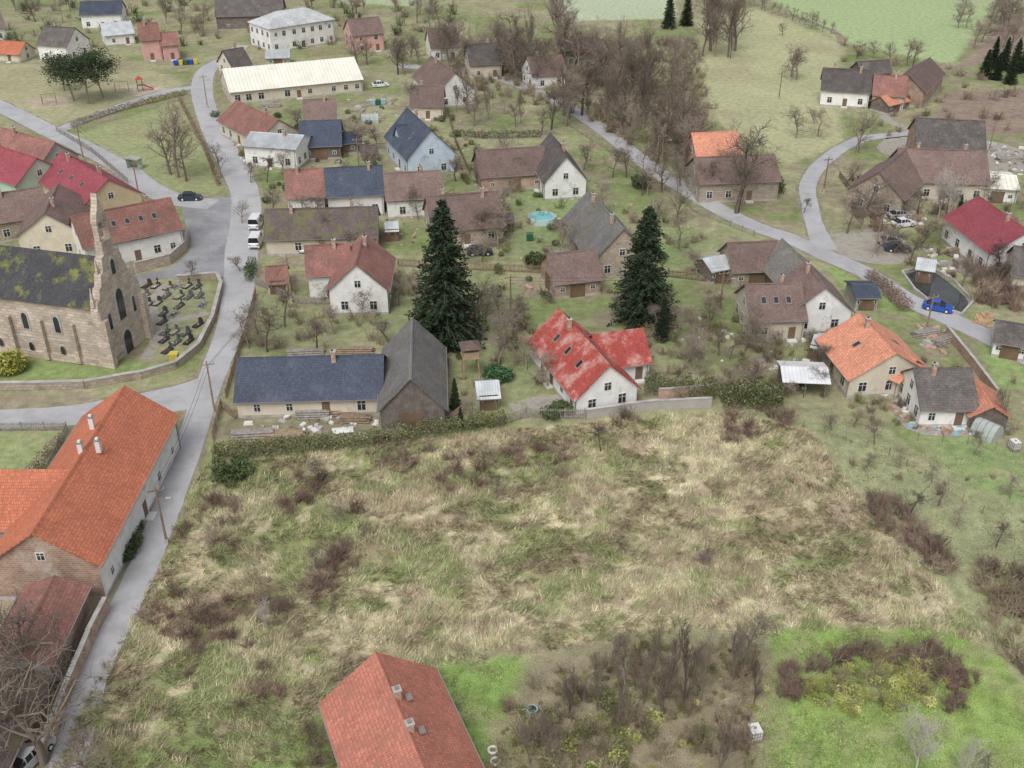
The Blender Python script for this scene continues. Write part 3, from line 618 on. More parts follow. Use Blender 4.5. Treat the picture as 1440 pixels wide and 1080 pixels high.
def mass(name,pts,bases,hr,cols,m=mLeaf,wide=1.2,zvar=0):
    Vs=[];Fs=[];Cs=[];o=0
    for (x,y) in pts:
        V,Fq=bases[R.randrange(len(bases))]; a=R.uniform(0,6.28); s=R.uniform(*hr); w_=s*wide*R.uniform(.8,1.25); c,sn=math.cos(a),math.sin(a)
        v=np.stack([(V[:,0]*c-V[:,1]*sn)*w_+x,(V[:,0]*sn+V[:,1]*c)*w_+y,V[:,2]*s-.03],1); Vs.append(v); Fs.append(Fq+o); o+=len(v)
        cc=np.array(R.choice(cols))*R.uniform(.75,1.3); Cs.append(np.tile(cc,(len(v),1)))
    if not Vs: return
    return npmesh(name,np.concatenate(Vs),np.concatenate(Fs),m,cols=np.concatenate(Cs))
def scat(poly,dens,metric=False,clump=None):
    P=poly if metric else W(poly); xs_=[p[0] for p in P]; ys_=[p[1] for p in P]; A=(max(xs_)-min(xs_))*(max(ys_)-min(ys_)); n=int(A*dens)
    x=NR.uniform(min(xs_),max(xs_),n); y=NR.uniform(min(ys_),max(ys_),n); k=inpoly(x,y,P)
    if clump: k&=fbm(x,y,clump[0],clump[2] if len(clump)>2 else 33)>clump[1]
    return list(zip(x[k],y[k]))
def blob(u,v,r,n): 
    x,y=G(u,v); o=[]
    for _ in range(n): o.append((x+R.gauss(0,r*.5),y+R.gauss(0,r*.5)))
    return o
brn=[(.31,.235,.18),(.26,.20,.155),(.36,.285,.21)]; red=[(.29,.19,.16),(.31,.21,.17),(.24,.165,.135)]; tan=[(.45,.38,.26),(.39,.33,.23),(.35,.29,.19)]; grn=[(.09,.125,.055),(.12,.155,.065),(.08,.105,.05)]; yel=[(.44,.46,.15),(.38,.41,.14),(.50,.49,.20)]; olv=[(.24,.24,.115),(.28,.27,.14),(.19,.195,.09)]
P=[]
for (u,v,r,n) in ((235,860,2.6,12),(290,890,3.6,18),(330,860,2.6,9),(440,690,3,11),(415,705,2,6),(470,790,2.8,14),(450,830,1.6,7),(310,700,2.5,9),(285,740,2.5,8),(370,970,2.4,8),(400,860,1.2,4),(650,655,5,9),(560,640,5,9),(720,640,4,9),(780,645,3,5),(1000,790,1.2,3),(500,720,1.5,3),(1035,605,2.5,14),(1100,590,2,10),(880,595,2,6),(680,690,1.2,2)):
    P+=blob(u,v,r,n)
mass('meadow_shrubs',P,TW,(.9,1.9),red+red+brn)
mass('bramble_thicket',scat([(500,632),(700,612),(820,620),(820,660),(700,680),(560,680),(480,668)],.3,clump=(5,.48)),TW,(.5,1.1),brn+red+tan)
mass('bramble_thicket',scat([(1080,640),(1170,660),(1290,800),(1330,860),(1180,830),(1100,760)],.3,clump=(5,.47)),TW,(.3,.8),brn+tan)
mass('weed_stalks',scat(MEADOW,.06,clump=(4,.5)),TW,(.3,.8),tan+brn)
mass('boundary_thicket',scat([(1222,700),(1250,700),(1345,775),(1345,815),(1300,800),(1230,735)],1.1),TW,(.9,1.9),brn+tan+red)
mass('boundary_thicket',scat([(1360,800),(1440,800),(1520,930),(1440,960),(1395,900)],.75,clump=(4,.38)),TW,(1.,2.4),tan+brn)
LT=[(700,1000),(790,945),(880,905),(1070,910),(1085,960),(1050,1010),(1065,1160),(690,1160)]
mass('thicket_stems',scat(LT,.6,clump=(3,.38)),TW,(.9,2.2),brn+olv+tan+tan,wide=.9)
mass('thicket_leaves',scat([(740,980),(900,960),(960,1160),(720,1160)],.55,clump=(3,.42)),LF,(.6,1.4),olv+yel[1:2])
mass('thicket_leaves',scat(LT,.35),LF,(.3,.6),yel+olv+tan)
mass('thicket_grass_tussocks',scat(LT,.5),LF,(.2,.4),tan+olv)
YW=[(1130,965),(1200,938),(1290,932),(1335,955),(1305,995),(1200,1012),(1130,995)]
mass('yellow_willow_shrubs',scat(YW,1.2,clump=(1.6,.40)),LF,(.5,1.1),yel)
mass('yellow_willow_shrubs',scat(YW,.9),TW,(.7,1.4),yel+tan)
mass('bare_shrub_border',scat([(1100,935),(1200,912),(1320,910),(1374,950),(1370,988),(1330,1008),(1325,958),(1200,932),(1135,954),(1122,990),(1095,980)],1.7),TW,(.8,1.7),brn+red+brn)
mass('bare_shrub_border',scat([(410,1030),(470,1010),(500,1080),(420,1090)],.8),TW,(.9,1.8),olv+brn)
mass('roadside_bushes',scat([(0,930),(60,870),(70,960),(30,1100),(0,1100)],.6),TW,(1.2,2.4),tan+brn)
mass('roadside_bushes',scat([(165,760),(195,740),(190,775),(165,800)],3),LF,(1.,1.6),grn)
for poly,d,hr,cs,bs,cl in (([(620,60),(980,60),(1000,180),(930,240),(860,190),(760,150),(640,130)],.10,(1.5,3.),brn+tan,TW,None),([(320,470),(600,380),(620,470),(520,490),(340,500)],.09,(1,2.2),brn+tan,TW,None),([(600,470),(760,440),(760,560),(640,560)],.10,(1,2),brn+olv,TW,None),([(620,180),(1000,330),(960,440),(700,430),(640,260)],.05,(1,2.2),brn+olv,TW,None),([(900,430),(1180,460),(1130,570),(920,560)],.18,(.8,2),brn+olv+tan,TW,None),([(1140,470),(1440,540),(1430,620),(1270,610),(1150,570)],.12,(.8,1.6),brn+tan+olv,TW,None),([(1180,240),(1440,300),(1440,420),(1260,370),(1200,310)],.07,(1,2.4),brn+red,TW,None),([(1375,350),(1450,370),(1450,440),(1375,430)],.35,(1.5,3),red+brn,TW,None),([(640,190),(960,330),(900,430),(700,420)],.02,(.7,1.5),grn,LF,None),([(300,160),(640,150),(640,330),(400,340)],.025,(.7,1.6),grn+olv,LF,None),([(1100,640),(1440,640),(1440,760),(1250,700)],.04,(.6,1.3),brn,TW,None),([(0,0),(640,0),(640,70),(0,70)],.012,(1.5,3.5),brn+grn,TW,None),([(1180,60),(1440,120),(1430,200),(1200,190)],.02,(1.2,3),brn,TW,None)):
    mass('garden_undergrowth',scat(poly,d,clump=cl),bs,hr,cs)
def hedge(name,pts,hh,w_,cs,dens=110,size=.13):
    c=cr([G(*p) for p in pts],1.0); Ps=[]
    for i in range(len(c)-1):
        a,b=c[i],c[i+1]; L=(b-a).length; n=int(dens*L*w_*hh/1.5)+20; t=NR.rand(n,1); d=(b-a).normalized(); nn=Vector((-d.y,d.x))
        hv=hh*R.uniform(.8,1.15); q=NR.uniform(-.5,.5,n)*R.uniform(.8,1.2); z=NR.rand(n)**.7*hv
        Ps.append(np.stack([a.x+(b.x-a.x)*t[:,0]+nn.x*q*w_,a.y+(b.y-a.y)*t[:,0]+nn.y*q*w_,z],1))
    P=np.concatenate(Ps); V,Fq=tris(P,size); cc=np.array(cs)[NR.randint(len(cs),size=len(P))]*NR.uniform(.7,1.3,(len(P),1)); return npmesh(name,V,Fq,mLeaf,cols=np.repeat(cc,3,0))
hedge('garden_hedge',[(300,645),(400,638),(500,627),(600,613),(700,598),(712,596)],2.0,1.9,grn+olv+olv)
hedge('garden_hedge',[(300,632),(360,628),(460,618)],1.0,1.2,olv)
hedge('conifer_hedge',[(905,552),(960,556),(1005,560)],2.6,2.6,grn+olv,90)
hedge('conifer_hedge',[(1015,570),(1060,568),(1100,572)],3.2,3.6,grn+olv,70,.16)
hedge('roadside_hedge',[(100,180),(150,162),(200,148),(262,133)],1.4,1.2,brn+olv)
hedge('roadside_hedge',[(252,140),(270,175),(290,215),(308,262)],1.2,.8,brn+red)
hedge('garden_hedge',[(1222,390),(1250,415),(1275,440)],1.8,2,red+brn)
hedge('garden_hedge',[(1080,240),(1098,275)],2.5,1.5,grn)
hedge('garden_hedge',[(640,192),(700,195),(760,193)],1.6,1.2,grn)
hedge('garden_hedge',[(20,690),(60,655),(88,620)],1.4,1.2,brn)
hedge('garden_hedge',[(350,398),(356,375)],2,1.5,grn)
mass('evergreen_shrub',blob(15,520,1.6,14),LF,(1.6,2.8),[(.26,.27,.07),(.32,.31,.08)])
for (u,v,r,n,hr,cs) in ((330,665,1.5,9,(1.2,2.4),grn),(697,535,1.2,8,(1.4,2.4),[(.09,.17,.08)]),(790,580,1.8,8,(1,1.8),grn),(1190,530,1.8,7,(1.2,2),olv+grn),(1065,390,1.3,7,(1.6,2.6),grn),(900,262,1.3,7,(1.6,2.8),grn),(755,375,1.2,6,(1.6,2.6),grn)):
    mass('evergreen_shrub',blob(u,v,r,n),LF,hr,cs)
# trees
conifer(628,482,188,0,1.2); conifer(903,452,152,1,1.2); conifer(930,478,60,2); conifer(640,575,45,2); conifer(648,600,30,2)
for u,v,hh in ((105,142,62),(125,146,68),(145,138,56),(90,128,42)): pinet(u,v,hh,1.15)
for u,v,hh in ((1395,95,38),(1410,98,40),(1425,102,42),(1440,100,44),(1384,108,34),(1400,112,34),(1420,118,36),(1455,112,40)): conifer(u,v,hh,R.randrange(3),1.2)
conifer(1348,300,26,2); conifer(940,40,45,0); conifer(965,36,40,1)
for u,v,hh,kd in ((250,250,112,'b'),(262,255,80,'b'),(240,246,70,'b'),(560,105,50,'b'),(668,476,90,'b'),(700,515,90,'f'),(445,495,62,'f'),(375,495,80,'f'),(350,490,60,'f'),(362,470,55,'f'),(510,455,55,'f'),(620,460,65,'b'),(1035,300,120,'b'),(1045,290,90,'b'),(1015,270,65,'b'),(1060,488,62,'f'),(1048,494,58,'f'),(1072,492,50,'f'),(1120,112,50,'f'),(1113,108,44,'f'),(1120,195,50,'f'),(1150,192,44,'f'),(1145,175,28,'f'),(1330,318,75,'w'),(1318,312,60,'w'),(1205,82,28,'b'),(1228,82,28,'b'),(1250,86,30,'b'),(1275,92,40,'b'),(1283,98,44,'b'),(1215,305,70,'b'),(1205,215,65,'b'),(1190,260,45,'f'),(960,520,64,'f'),(985,530,55,'f'),(1010,500,50,'f'),(770,545,64,'f'),(660,600,50,'f'),(955,470,50,'f'),(1000,450,45,'f'),(845,635,45,'f'),(455,680,50,'f'),(485,735,44,'f'),(510,755,30,'f'),(375,890,50,'w'),(1200,600,40,'f'),(1230,625,48,'f'),(1170,605,40,'f'),(1320,712,50,'f'),(1280,722,48,'f'),(1345,740,38,'f'),(1400,770,48,'f'),(1370,640,38,'f'),(1265,655,36,'f'),(1310,680,34,'f'),(1420,700,40,'f'),(1215,660,34,'f'),(1430,820,50,'f'),(1405,600,60,'p'),(1155,520,44,'f'),(780,400,52,'w'),(800,402,50,'w'),(790,395,44,'w'),(270,395,35,'f'),(5,900,60,'b'),(1130,300,26,'f'),(1040,250,45,'f'),(860,250,50,'f'),(910,275,45,'f'),(700,350,50,'f'),(820,240,45,'f'),(870,380,55,'b'),(955,350,55,'f'),(980,390,50,'f'),(560,430,45,'f'),(585,420,50,'f'),(1100,50,20,'b'),(520,250,50,'b'),(640,255,50,'f'),(655,140,60,'b'),(730,260,45,'f'),(850,300,50,'f'),(925,320,55,'b'),(720,470,70,'f'),(740,520,55,'f'),(1090,500,45,'f'),(980,480,55,'b'),(1110,560,40,'f'),(310,250,50,'b'),(505,330,45,'f'),(400,460,60,'f'),(470,470,50,'f'),(545,480,50,'f'),(1020,560,60,'f'),(300,770,44,'f'),(445,800,44,'f'),(700,700,30,'f'),(1000,800,34,'f')):
    tree(u,v,hh,kd)
for i in range(14):
    u=1050+i*9+R.uniform(-3,3); tree(u,6+i*3.2,R.uniform(16,26),'b')
for i in range(14): tree(R.uniform(985,1045),R.uniform(40,85),R.uniform(60,95),R.choice('pb'),.8)
for i in range(24): tree(R.uniform(1345,1460),R.uniform(10,70),R.uniform(28,45),'b')
for (a,b,c,d,n,h0,h1) in ((620,60,770,125,20,45,80),(770,60,960,160,24,50,95),(790,150,900,200,11,60,100),(880,170,980,245,15,50,95),(640,150,780,190,9,35,60),(500,70,620,110,8,30,50),(20,0,300,50,14,25,50),(420,0,640,40,14,25,45),(900,220,1010,290,9,40,60)):
    for i in range(n):
        t=R.random(); tree(a+(c-a)*t,b+(d-b)*min(1,max(0,t*.5+R.random()*.6)),R.uniform(h0,h1),R.choice('bbpb'))
for i in range(36): tree(R.uniform(320,620),R.uniform(150,430),R.uniform(30,58),R.choice('ffb'))
for i in range(26): tree(R.uniform(650,960),R.uniform(230,470),R.uniform(35,62),R.choice('ffb'))
for i in range(22): tree(R.uniform(1180,1440),R.uniform(230,420),R.uniform(35,62),R.choice('fb'))
for i in range(14): tree(R.uniform(930,1180),R.uniform(430,560),R.uniform(35,58),'f')
# foreground trees
for u,v,hh,kd,w_ in ((905,990,120,'p',.9),(930,1010,140,'p',.8),(960,1000,140,'p',.8),(985,985,120,'p',.8),(1045,935,110,'b',.9),(1030,960,100,'p',.9),(870,1030,110,'p',.9),(840,1000,90,'p',.9),(800,1010,90,'p',1.),(1285,1090,105,'w',1.2),(1350,1100,80,'w',1.),(60,1075,230,'b',1.),(-20,1060,230,'b',1.1),(40,960,140,'b',.9),(15,1000,150,'b',.9),(130,1110,120,'f',1.),(1380,1100,60,'f',1.),(780,1090,110,'p',.9),(1010,1090,110,'p',1.),(745,1075,80,'p',.9),(1060,990,80,'p',1.),(880,960,80,'p',1.)):
    tree(u,v,hh,kd,w_)
P=[(R.uniform(-420,420),R.uniform(520,640)) for _ in range(300)]
mass('distant_treeline',P,TW,(7,12),brn+olv,wide=.9)
# ---------------------------------------------------------------- dry meadow grass
def tufts(name,poly,dens,L0,L1,nb,colf,w0=.035,pal=None,pm=.5):
    pts=np.array(scat(poly,dens,clump=(1.6,.38,61))); x,y=pts[:,0],pts[:,1]; n=len(x); c=colf(x,y)*NR.uniform(.65,1.4,(n,1))
    if pal is not None:
        q=np.array(pal)[NR.randint(len(pal),size=n)]*1.18; k=(NR.rand(n,1)<pm)*.6; c=c*(1-k)+q*k
    wind=fbm(x,y,6,77)*12.56
    x=np.repeat(x,nb);y=np.repeat(y,nb); c=np.repeat(c,nb,0)*NR.uniform(.75,1.3,(n*nb,1)); wd=np.repeat(wind,nb)+NR.normal(0,.8,n*nb)
    el=NR.uniform(.12,1.0,n*nb); L=NR.uniform(L0,L1,n*nb); w_=w0*NR.uniform(.7,1.4,n*nb)
    bx=x+NR.normal(0,.17,n*nb); by=y+NR.normal(0,.17,n*nb); px=-np.sin(wd);py=np.cos(wd); bz=(fbm(bx,by,5,70)-.5)*.35-.02
    V=np.stack([np.stack([bx-px*w_,by-py*w_,bz],1),np.stack([bx+px*w_,by+py*w_,bz],1),np.stack([bx+np.cos(wd)*L*np.cos(el),by+np.sin(wd)*L*np.cos(el),bz+L*np.sin(el)],1)],1).reshape(-1,3)
    npmesh(name,V,np.arange(len(V)).reshape(-1,3),mGrass,cols=np.repeat(np.clip(c,0,.8),3,0))
tufts('meadow_dry_grass',MEADOW,10,.3,.9,8,lambda x,y:meadow_col(x,y)*1.1,.04,[(.52,.46,.31),(.2,.24,.10),(.46,.40,.26),(.26,.2,.14),(.24,.28,.115)],.6)
tufts('field_grass',[(1130,600),(1300,640),(1440,640),(1560,800),(1440,960),(1345,850),(1200,690)],4,.15,.4,6,lambda x,y:np.tile([.34,.35,.19],(len(x),1))*(.6+.8*fbm(x,y,3,5)[:,None]),pal=[(.42,.38,.25),(.2,.27,.11)])
tufts('lawn_grass',[(1085,885),(1330,880),(1400,920),(1500,1160),(1040,1160)],12,.12,.3,6,lambda x,y:np.tile([.26,.35,.11],(len(x),1))*(.6+.8*fbm(x,y,2,5)[:,None]),pal=[(.38,.35,.2),(.16,.26,.07)],pm=.35)
tufts('lawn_grass',[(200,1040),(420,1030),(470,1000),(640,935),(740,922),(740,1100),(150,1150)],10,.12,.3,6,lambda x,y:np.tile([.24,.32,.10],(len(x),1))*(.6+.8*fbm(x,y,2,5)[:,None]),pal=[(.36,.32,.19),(.15,.24,.06)],pm=.4)
# ---------------------------------------------------------------- vehicles
def car(name,u,v,ang,pm,van=False,estate=False):
    x,y=G(u,v); b=MB(); L=5.0 if van else 4.4; W_=1.95 if van else 1.78; hb=.95 if not van else 1.25; ht=1.48 if not van else 2.1
    def loft(st,m,top=None):
        vs=[]; 
        for (xx,hw,z0,z1,hw2) in st: vs+=[(xx,-hw,z0),(xx,hw,z0),(xx,hw2,z1),(xx,-hw2,z1)]
        fs=[(0,1,2,3)]
        for i in range(len(st)-1):
            o=4*i
            for j in range(4): fs.append((o+j,o+4+j,o+4+(j+1)%4,o+(j+1)%4))
        o=4*(len(st)-1); fs.append((o+3,o+2,o+1,o)); b.add(vs,fs,m)
    a=W_/2
    loft([(-L/2,a*.86,.35,.75*hb+.1,a*.8),(-L/2+.12,a*.97,.25,hb*.98,a*.9),(-L*.25,a,.22,hb,a*.93),(L*.15,a,.22,hb,a*.93),(L/2-.5,a*.98,.22,hb*.86,a*.88),(L/2-.1,a*.9,.25,hb*.72,a*.8),(L/2,a*.8,.35,hb*.6,a*.74)],0)
    if van: cab=[(-L/2+.1,a*.9,hb-.01,hb,a*.88),(-L/2+.25,a*.9,hb-.01,ht,a*.8),(L*.18,a*.9,hb-.01,ht,a*.8),(L*.36,a*.88,hb*.86,hb*.9,a*.8)]
    else: cab=[(-L/2+(.15 if estate else .45),a*.88,hb-.01,hb+.02,a*.85),(-L/2+(.5 if estate else 1.1),a*.88,hb-.01,ht-.03,a*.7),(L*.05,a*.88,hb-.01,ht,a*.7),(L*.24,a*.88,hb-.02,hb,a*.82)]
    loft(cab,1)
    x0,x1=cab[1][0],cab[2][0]; b.box((x0+x1)/2,0,ht+.012,(x1-x0)+.05,a*1.42 if not van else a*1.62,.04,m=0)
    for s in(-1,1):
        for xx in (x0+.02,(x0+x1)/2+.1,x1): 
            b.box(xx,s*a*.80,(hb+ht)/2,.07,.14,ht-hb,m=0)
        if van: b.box((x0+x1)/2-.5,s*a*.86,(hb+ht)/2-.02,(x1-x0)-1.2,.1,ht-hb-.1,m=0)
        b.box(L*.17,s*(a+.06),hb+.06,.16,.18,.13,m=0)
        for xx in(-L*.30,L*.30):
            b.cyl((xx,s*(a-.2),.33),(xx,s*(a+.015),.33),.33,n=16,m=2); b.cyl((xx,s*(a+.01),.33),(xx,s*(a+.03),.33),.2,n=10,m=3)
        b.box(L/2-.08,s*a*.62,hb*.62,.16,.34,.15,m=3); b.box(-L/2+.03,s*a*.68,hb*.72,.12,.26,.2,m=4)
    b.box(L/2-.02,0,.42,.1,W_*.7,.14,m=2); b.box(-L/2+.0,0,.42,.1,W_*.7,.12,m=2)
    return b.make(name,[pm,mCarGl,mTyre,mLamp,mTail],loc=(x,y,.045),rot=ang,bevel=.03)
car('parked_car',268,281,.05,pDark); car('parked_van',361,318,1.55,pWhite,van=True); car('parked_van',361,344,1.6,pWhite,van=True)
car('parked_car',675,358,.1,pDark,estate=True); car('parked_car',1252,343,.1,pSil); car('parked_car',1262,353,-.1,pDark); car('moving_car',1318,436,-.45,pBlue)
car('parked_car',1270,318,.3,pWhite); car('parked_car',1264,306,.2,pSil); car('parked_car',45,1068,1.2,pSil); car('parked_car',258,90,.1,pDark); car('parked_van',1155,492,1.4,pSil,van=True); car('parked_car',535,122,.3,pWhite); car('parked_car',430,352,1.5,pWhite)
# ---------------------------------------------------------------- poles & lamps
def pole(u,v,hh,lamp=False):
    x,y=G(u,v); b=MB(); b.cyl((0,0,0),(0,0,hh),.15,.09,8,0); b.box(0,0,hh-.5,1.8,.12,.12,.3); b.box(0,0,.35,.4,.4,.7,m=1)
    for q in(-.8,0,.8): b.cyl((q*math.cos(.3),q*math.sin(.3),hh-.44),(q*math.cos(.3),q*math.sin(.3),hh-.2),.05,n=6,m=1)
    if lamp: b.cyl((0,0,hh-1.5),(1.2,-.4,hh-1.1),.04,n=6); b.box(1.35,-.45,hh-1.1,.6,.25,.12,m=1)
    b.make('utility_pole',[mWood,mConc],loc=(x,y))
for u,v,hh in ((235,765,7.5),(303,585,8),(118,226,7.5),(196,278,7.5),(1158,270,7),(1229,362,7.5),(1302,466,6),(292,152,8),(410,425,8),(718,455,8),(1012,440,7),(640,320,7),(930,235,7),(1390,215,7),(150,118,7),(1095,140,7),(505,240,7)): pole(u,v,hh,R.random()<.5)
def wire(a,b,z=7.3):
    m=MB(); A=G(*a);B=G(*b); n=8
    for q in(-.6,.6):
        P=[(A[0]+(B[0]-A[0])*i/n+q*.3,A[1]+(B[1]-A[1])*i/n+q,z-3.2*(i/n)*(1-i/n)) for i in range(n+1)]
        for i in range(n): m.cyl(P[i],P[i+1],.018,n=4,caps=False)
    m.make('overhead_wires',mTyre)
wire((235,765),(303,585)); wire((303,585),(410,425)); wire((410,425),(640,320)); wire((718,455),(1012,440)); wire((1158,270),(1229,362)); wire((118,226),(196,278))
# ---------------------------------------------------------------- fences & walls
def fence(name,pts,hh,m,picket=.22,rail=True,pw=.1,thin=1.):
    c=[Vector(G(*p)) for p in pts]; b=MB()
    for i in range(len(c)-1):
        d=c[i+1]-c[i]; L=d.length; a=math.atan2(d.y,d.x); k=max(1,int(L/2.4))
        for j in range(k+1): p=c[i]+d*(j/k); b.box(p.x,p.y,hh/2+.06,.12*thin,.12*thin,hh+.12,a)
        mid=(c[i]+c[i+1])/2
        for z in(.25*hh,.85*hh): b.box(mid.x,mid.y,z,L,.05*thin*thin,.09*thin*thin*thin,a)
        if picket:
            k=int(L/picket); nn=Vector((-d.y,d.x)).normalized()*.05
            for j in range(k): p=c[i]+d*((j+.5)/k)+nn; b.box(p.x,p.y,hh/2+R.uniform(-.02,.03),pw,.025,hh,a)
    return b.make(name,m)
fence('wooden_fence',[(700,600),(740,588),(822,590)],1.5,mWoodG)
wallline('garden_wall',[(824,588),(880,580),(925,575),(1000,572)],1.3,.3,wGr,mConc)
wallline('garden_wall',[(925,562),(1000,556)],1.6,.25,wBk,mConc)
fence('wooden_fence',[(0,606),(95,606),(60,680)],1.2,mWoodG); fence('wooden_fence',[(360,415),(345,470),(335,500),(318,560)],1.3,mWood)
fence('wooden_fence',[(300,620),(312,575),(330,590)],1.4,mWood); fence('wooden_fence',[(560,375),(700,382),(770,385)],1.4,mWood); fence('wooden_fence',[(360,400),(420,428),(560,430)],1.3,mWoodG)
wallline('roadside_wall',[(192,384),(240,372),(262,352),(266,332)],1.8,.35,wSt,mConc)
fence('wooden_fence',[(80,185),(130,215),(180,258)],1.2,mWoodG,.3); fence('wooden_fence',[(780,165),(860,215),(980,300),(1060,332)],1.1,mWoodG,None); fence('wire_fence',[(1130,600),(1250,640),(1440,760)],1.0,mWood,None,thin=.5); fence('wire_fence',[(1290,620),(1360,625),(1440,640)],1.1,mWood,None,thin=.5)
fence('wooden_fence',[(940,390),(1040,402),(1040,430)],1.3,mWood); fence('wooden_fence',[(1180,250),(1215,300),(1240,318)],1.3,mWood); fence('wooden_fence',[(630,160),(640,200),(660,245)],1.3,mWood)
wallline('garden_wall',[(1330,470),(1370,520),(1400,560)],1.4,.3,wBk,mConc); wallline('garden_wall',[(1180,520),(1240,545),(1275,548)],1.,.3,wSt)
wallline('roadside_wall',[(152,858),(128,905),(95,985),(60,1075)],1.6,.35,wBk,mConc)
# ---------------------------------------------------------------- garden and yard objects
def pool():
    x,y=G(762,311); b=MB(); n=28; r=2.5
    for (ra,rb,z0,z1) in((r,r,0,1.0),(r,r-.15,1.0,1.02),(r-.15,r-.15,1.02,.8)):
        vs=[(ra*math.cos(6.2832*i/n),ra*math.sin(6.2832*i/n),z0) for i in range(n)]+[(rb*math.cos(6.2832*i/n),rb*math.sin(6.2832*i/n),z1) for i in range(n)]
        b.add(vs,[(i,(i+1)%n,n+(i+1)%n,n+i) for i in range(n)],0)
    b.add([((r-.14)*math.cos(6.2832*i/n),(r-.14)*math.sin(6.2832*i/n),.85) for i in range(n)],[tuple(range(n))],1)
    b.box(r+.1,0,.7,.08,.5,1.4,m=2); b.box(r+.5,0,.5,.7,.5,.06,m=2)
    b.make('swimming_pool',[mPoolR,mPool,mWhite],loc=(x,y))
pool()
def logpile(u,v,L,rows,n,ang,m=mWood):
    x,y=G(u,v); b=MB()
    for r_ in range(rows):
        for k in range(n-r_):
            q=(k-(n-r_)/2)*.3; b.cyl((-L/2+R.uniform(-.2,.2),q,.14+r_*.25),(L/2+R.uniform(-.3,.3),q+R.uniform(-.05,.05),.14+r_*.25),.14,.12,7)
    b.make('log_pile',m,loc=(x,y),rot=ang)
for a in ((355,612,5,3,6,.1),(395,612,6,2,7,-.1),(440,585,4,4,6,.05),(480,580,4,4,6,.1),(500,590,3.5,3,6,.0),(640,585,3,3,5,1.),(430,497,5,3,5,.1),(500,494,5,3,5,0),(1365,370,6,4,7,.2),(1345,355,5,4,6,.5),(1300,470,4,3,6,.3),(1325,480,4,3,6,.6),(1420,225,6,3,8,.2),(560,300,4,3,5,.2),(380,150,5,3,5,.1)): logpile(*a,m=R.choice((mWood,mWoodG)))
def rubble(name,poly,n,ms,smax=.9):
    b=MB(); P=W(poly); pts=scat(poly,3); R.shuffle(pts)
    for (x,y) in pts[:n]:
        s=R.uniform(.15,smax); b.box(x,y,s*.2,s*R.uniform(.6,2),s,s*R.uniform(.2,.6),R.uniform(0,3.1),m=R.randrange(len(ms)),tz=R.uniform(.7,1))
    return b.make(name,ms)
rubble('yard_clutter',[(1250,560),(1400,585),(1440,610),(1300,612),(1262,590)],150,[mConc,mWhite,mWood,mWoodG,mChim,pTeal])
rubble('yard_clutter',[(340,590),(520,580),(535,600),(380,620)],70,[mWood,mWoodG,mConc,mWood,mWhite],.7)
rubble('yard_clutter',[(1290,345),(1380,350),(1390,390),(1330,390)],120,[mWood,mWoodG,mConc,mWhite])
rubble('yard_clutter',[(1390,200),(1450,205),(1450,250),(1400,238)],80,[mWood,mWoodG,mConc,mWhite]); rubble('yard_clutter',[(1230,290),(1300,295),(1300,325),(1240,320)],60,[mWhite,mWood,mConc])
rubble('yard_clutter',[(490,140),(560,140),(560,165),(500,170)],50,[mWhite,mWood,mConc,mWoodG],1.1); rubble('yard_clutter',[(320,150),(350,190),(350,240),(330,220)],40,[mWhite,mWood,mConc],1.2)
rubble('yard_clutter',[(540,290),(590,290),(590,345),(550,345)],45,[mWood,mWood,mConc,mChim,mWhite],.8); rubble('yard_clutter',[(1290,450),(1340,465),(1330,500),(1290,490)],60,[mChim,mWood,mConc],.9); rubble('yard_clutter',[(0,300),(60,300),(70,350),(0,350)],40,[mChim,mWood,mConc,mWhite],1.)
rubble('garden_clutter',[(640,150),(980,330),(960,430),(680,400)],90,[mWood,mWoodG,mConc,mChim],.8); rubble('garden_clutter',[(940,440),(1180,460),(1150,560),(960,540)],80,[mWood,mWoodG,mConc,mWhite],.7); rubble('garden_clutter',[(1150,470),(1200,480),(1200,540),(1160,530)],50,[mWood,mWoodG,mConc,mWhite,mChim],.8)
rubble('sand_pile',[(1365,443),(1395,443),(1398,456),(1368,456)],60,[mat('sand',(.5,.32,.2),.95)],1.)
def lookout():
    x,y=G(662,528); b=MB()
    for sx in(-1,1):
        for sy in(-1,1): b.cyl((sx*1.1,sy*1.1,0),(sx*.85,sy*.85,3.2),.09,n=6)
        b.cyl((sx*1.05,-1.1,.5),(sx*.9,.9,2.8),.05,n=5)
    b.box(0,0,3.1,2.3,2.3,.12); b.box(0,0,3.6,2.1,2.1,.9,m=0); 
    for sx in(-1,1):
        for sy in(-1,1): b.box(sx*1,sy*1,4.3,.1,.1,.6)
    b.add([(-1.4,-1.4,4.6),(1.4,-1.4,4.6),(1.4,1.4,4.6),(-1.4,1.4,4.6),(0,0,5.4)],[(0,1,4),(1,2,4),(2,3,4),(3,0,4),(3,2,1,0)],1)
    b.make('wooden_playhouse',[mat('light_timber',(.40,.30,.19),.8),tB],loc=(x,y),rot=.2)
lookout()
def tarp():
    x,y=G(482,605); b=MB(); n=8; vs=[(-1.3+2.6*i/n,-.7+1.4*j/n,.25*math.sin(math.pi*i/n)*math.sin(math.pi*j/n)*R.uniform(.6,1.4)+.03) for i in range(n+1) for j in range(n+1)]
    b.add(vs,[(i*(n+1)+j,(i+1)*(n+1)+j,(i+1)*(n+1)+j+1,i*(n+1)+j+1) for i in range(n) for j in range(n)]); b.make('tarpaulin',mWhite,loc=(x,y),rot=.2)
tarp()
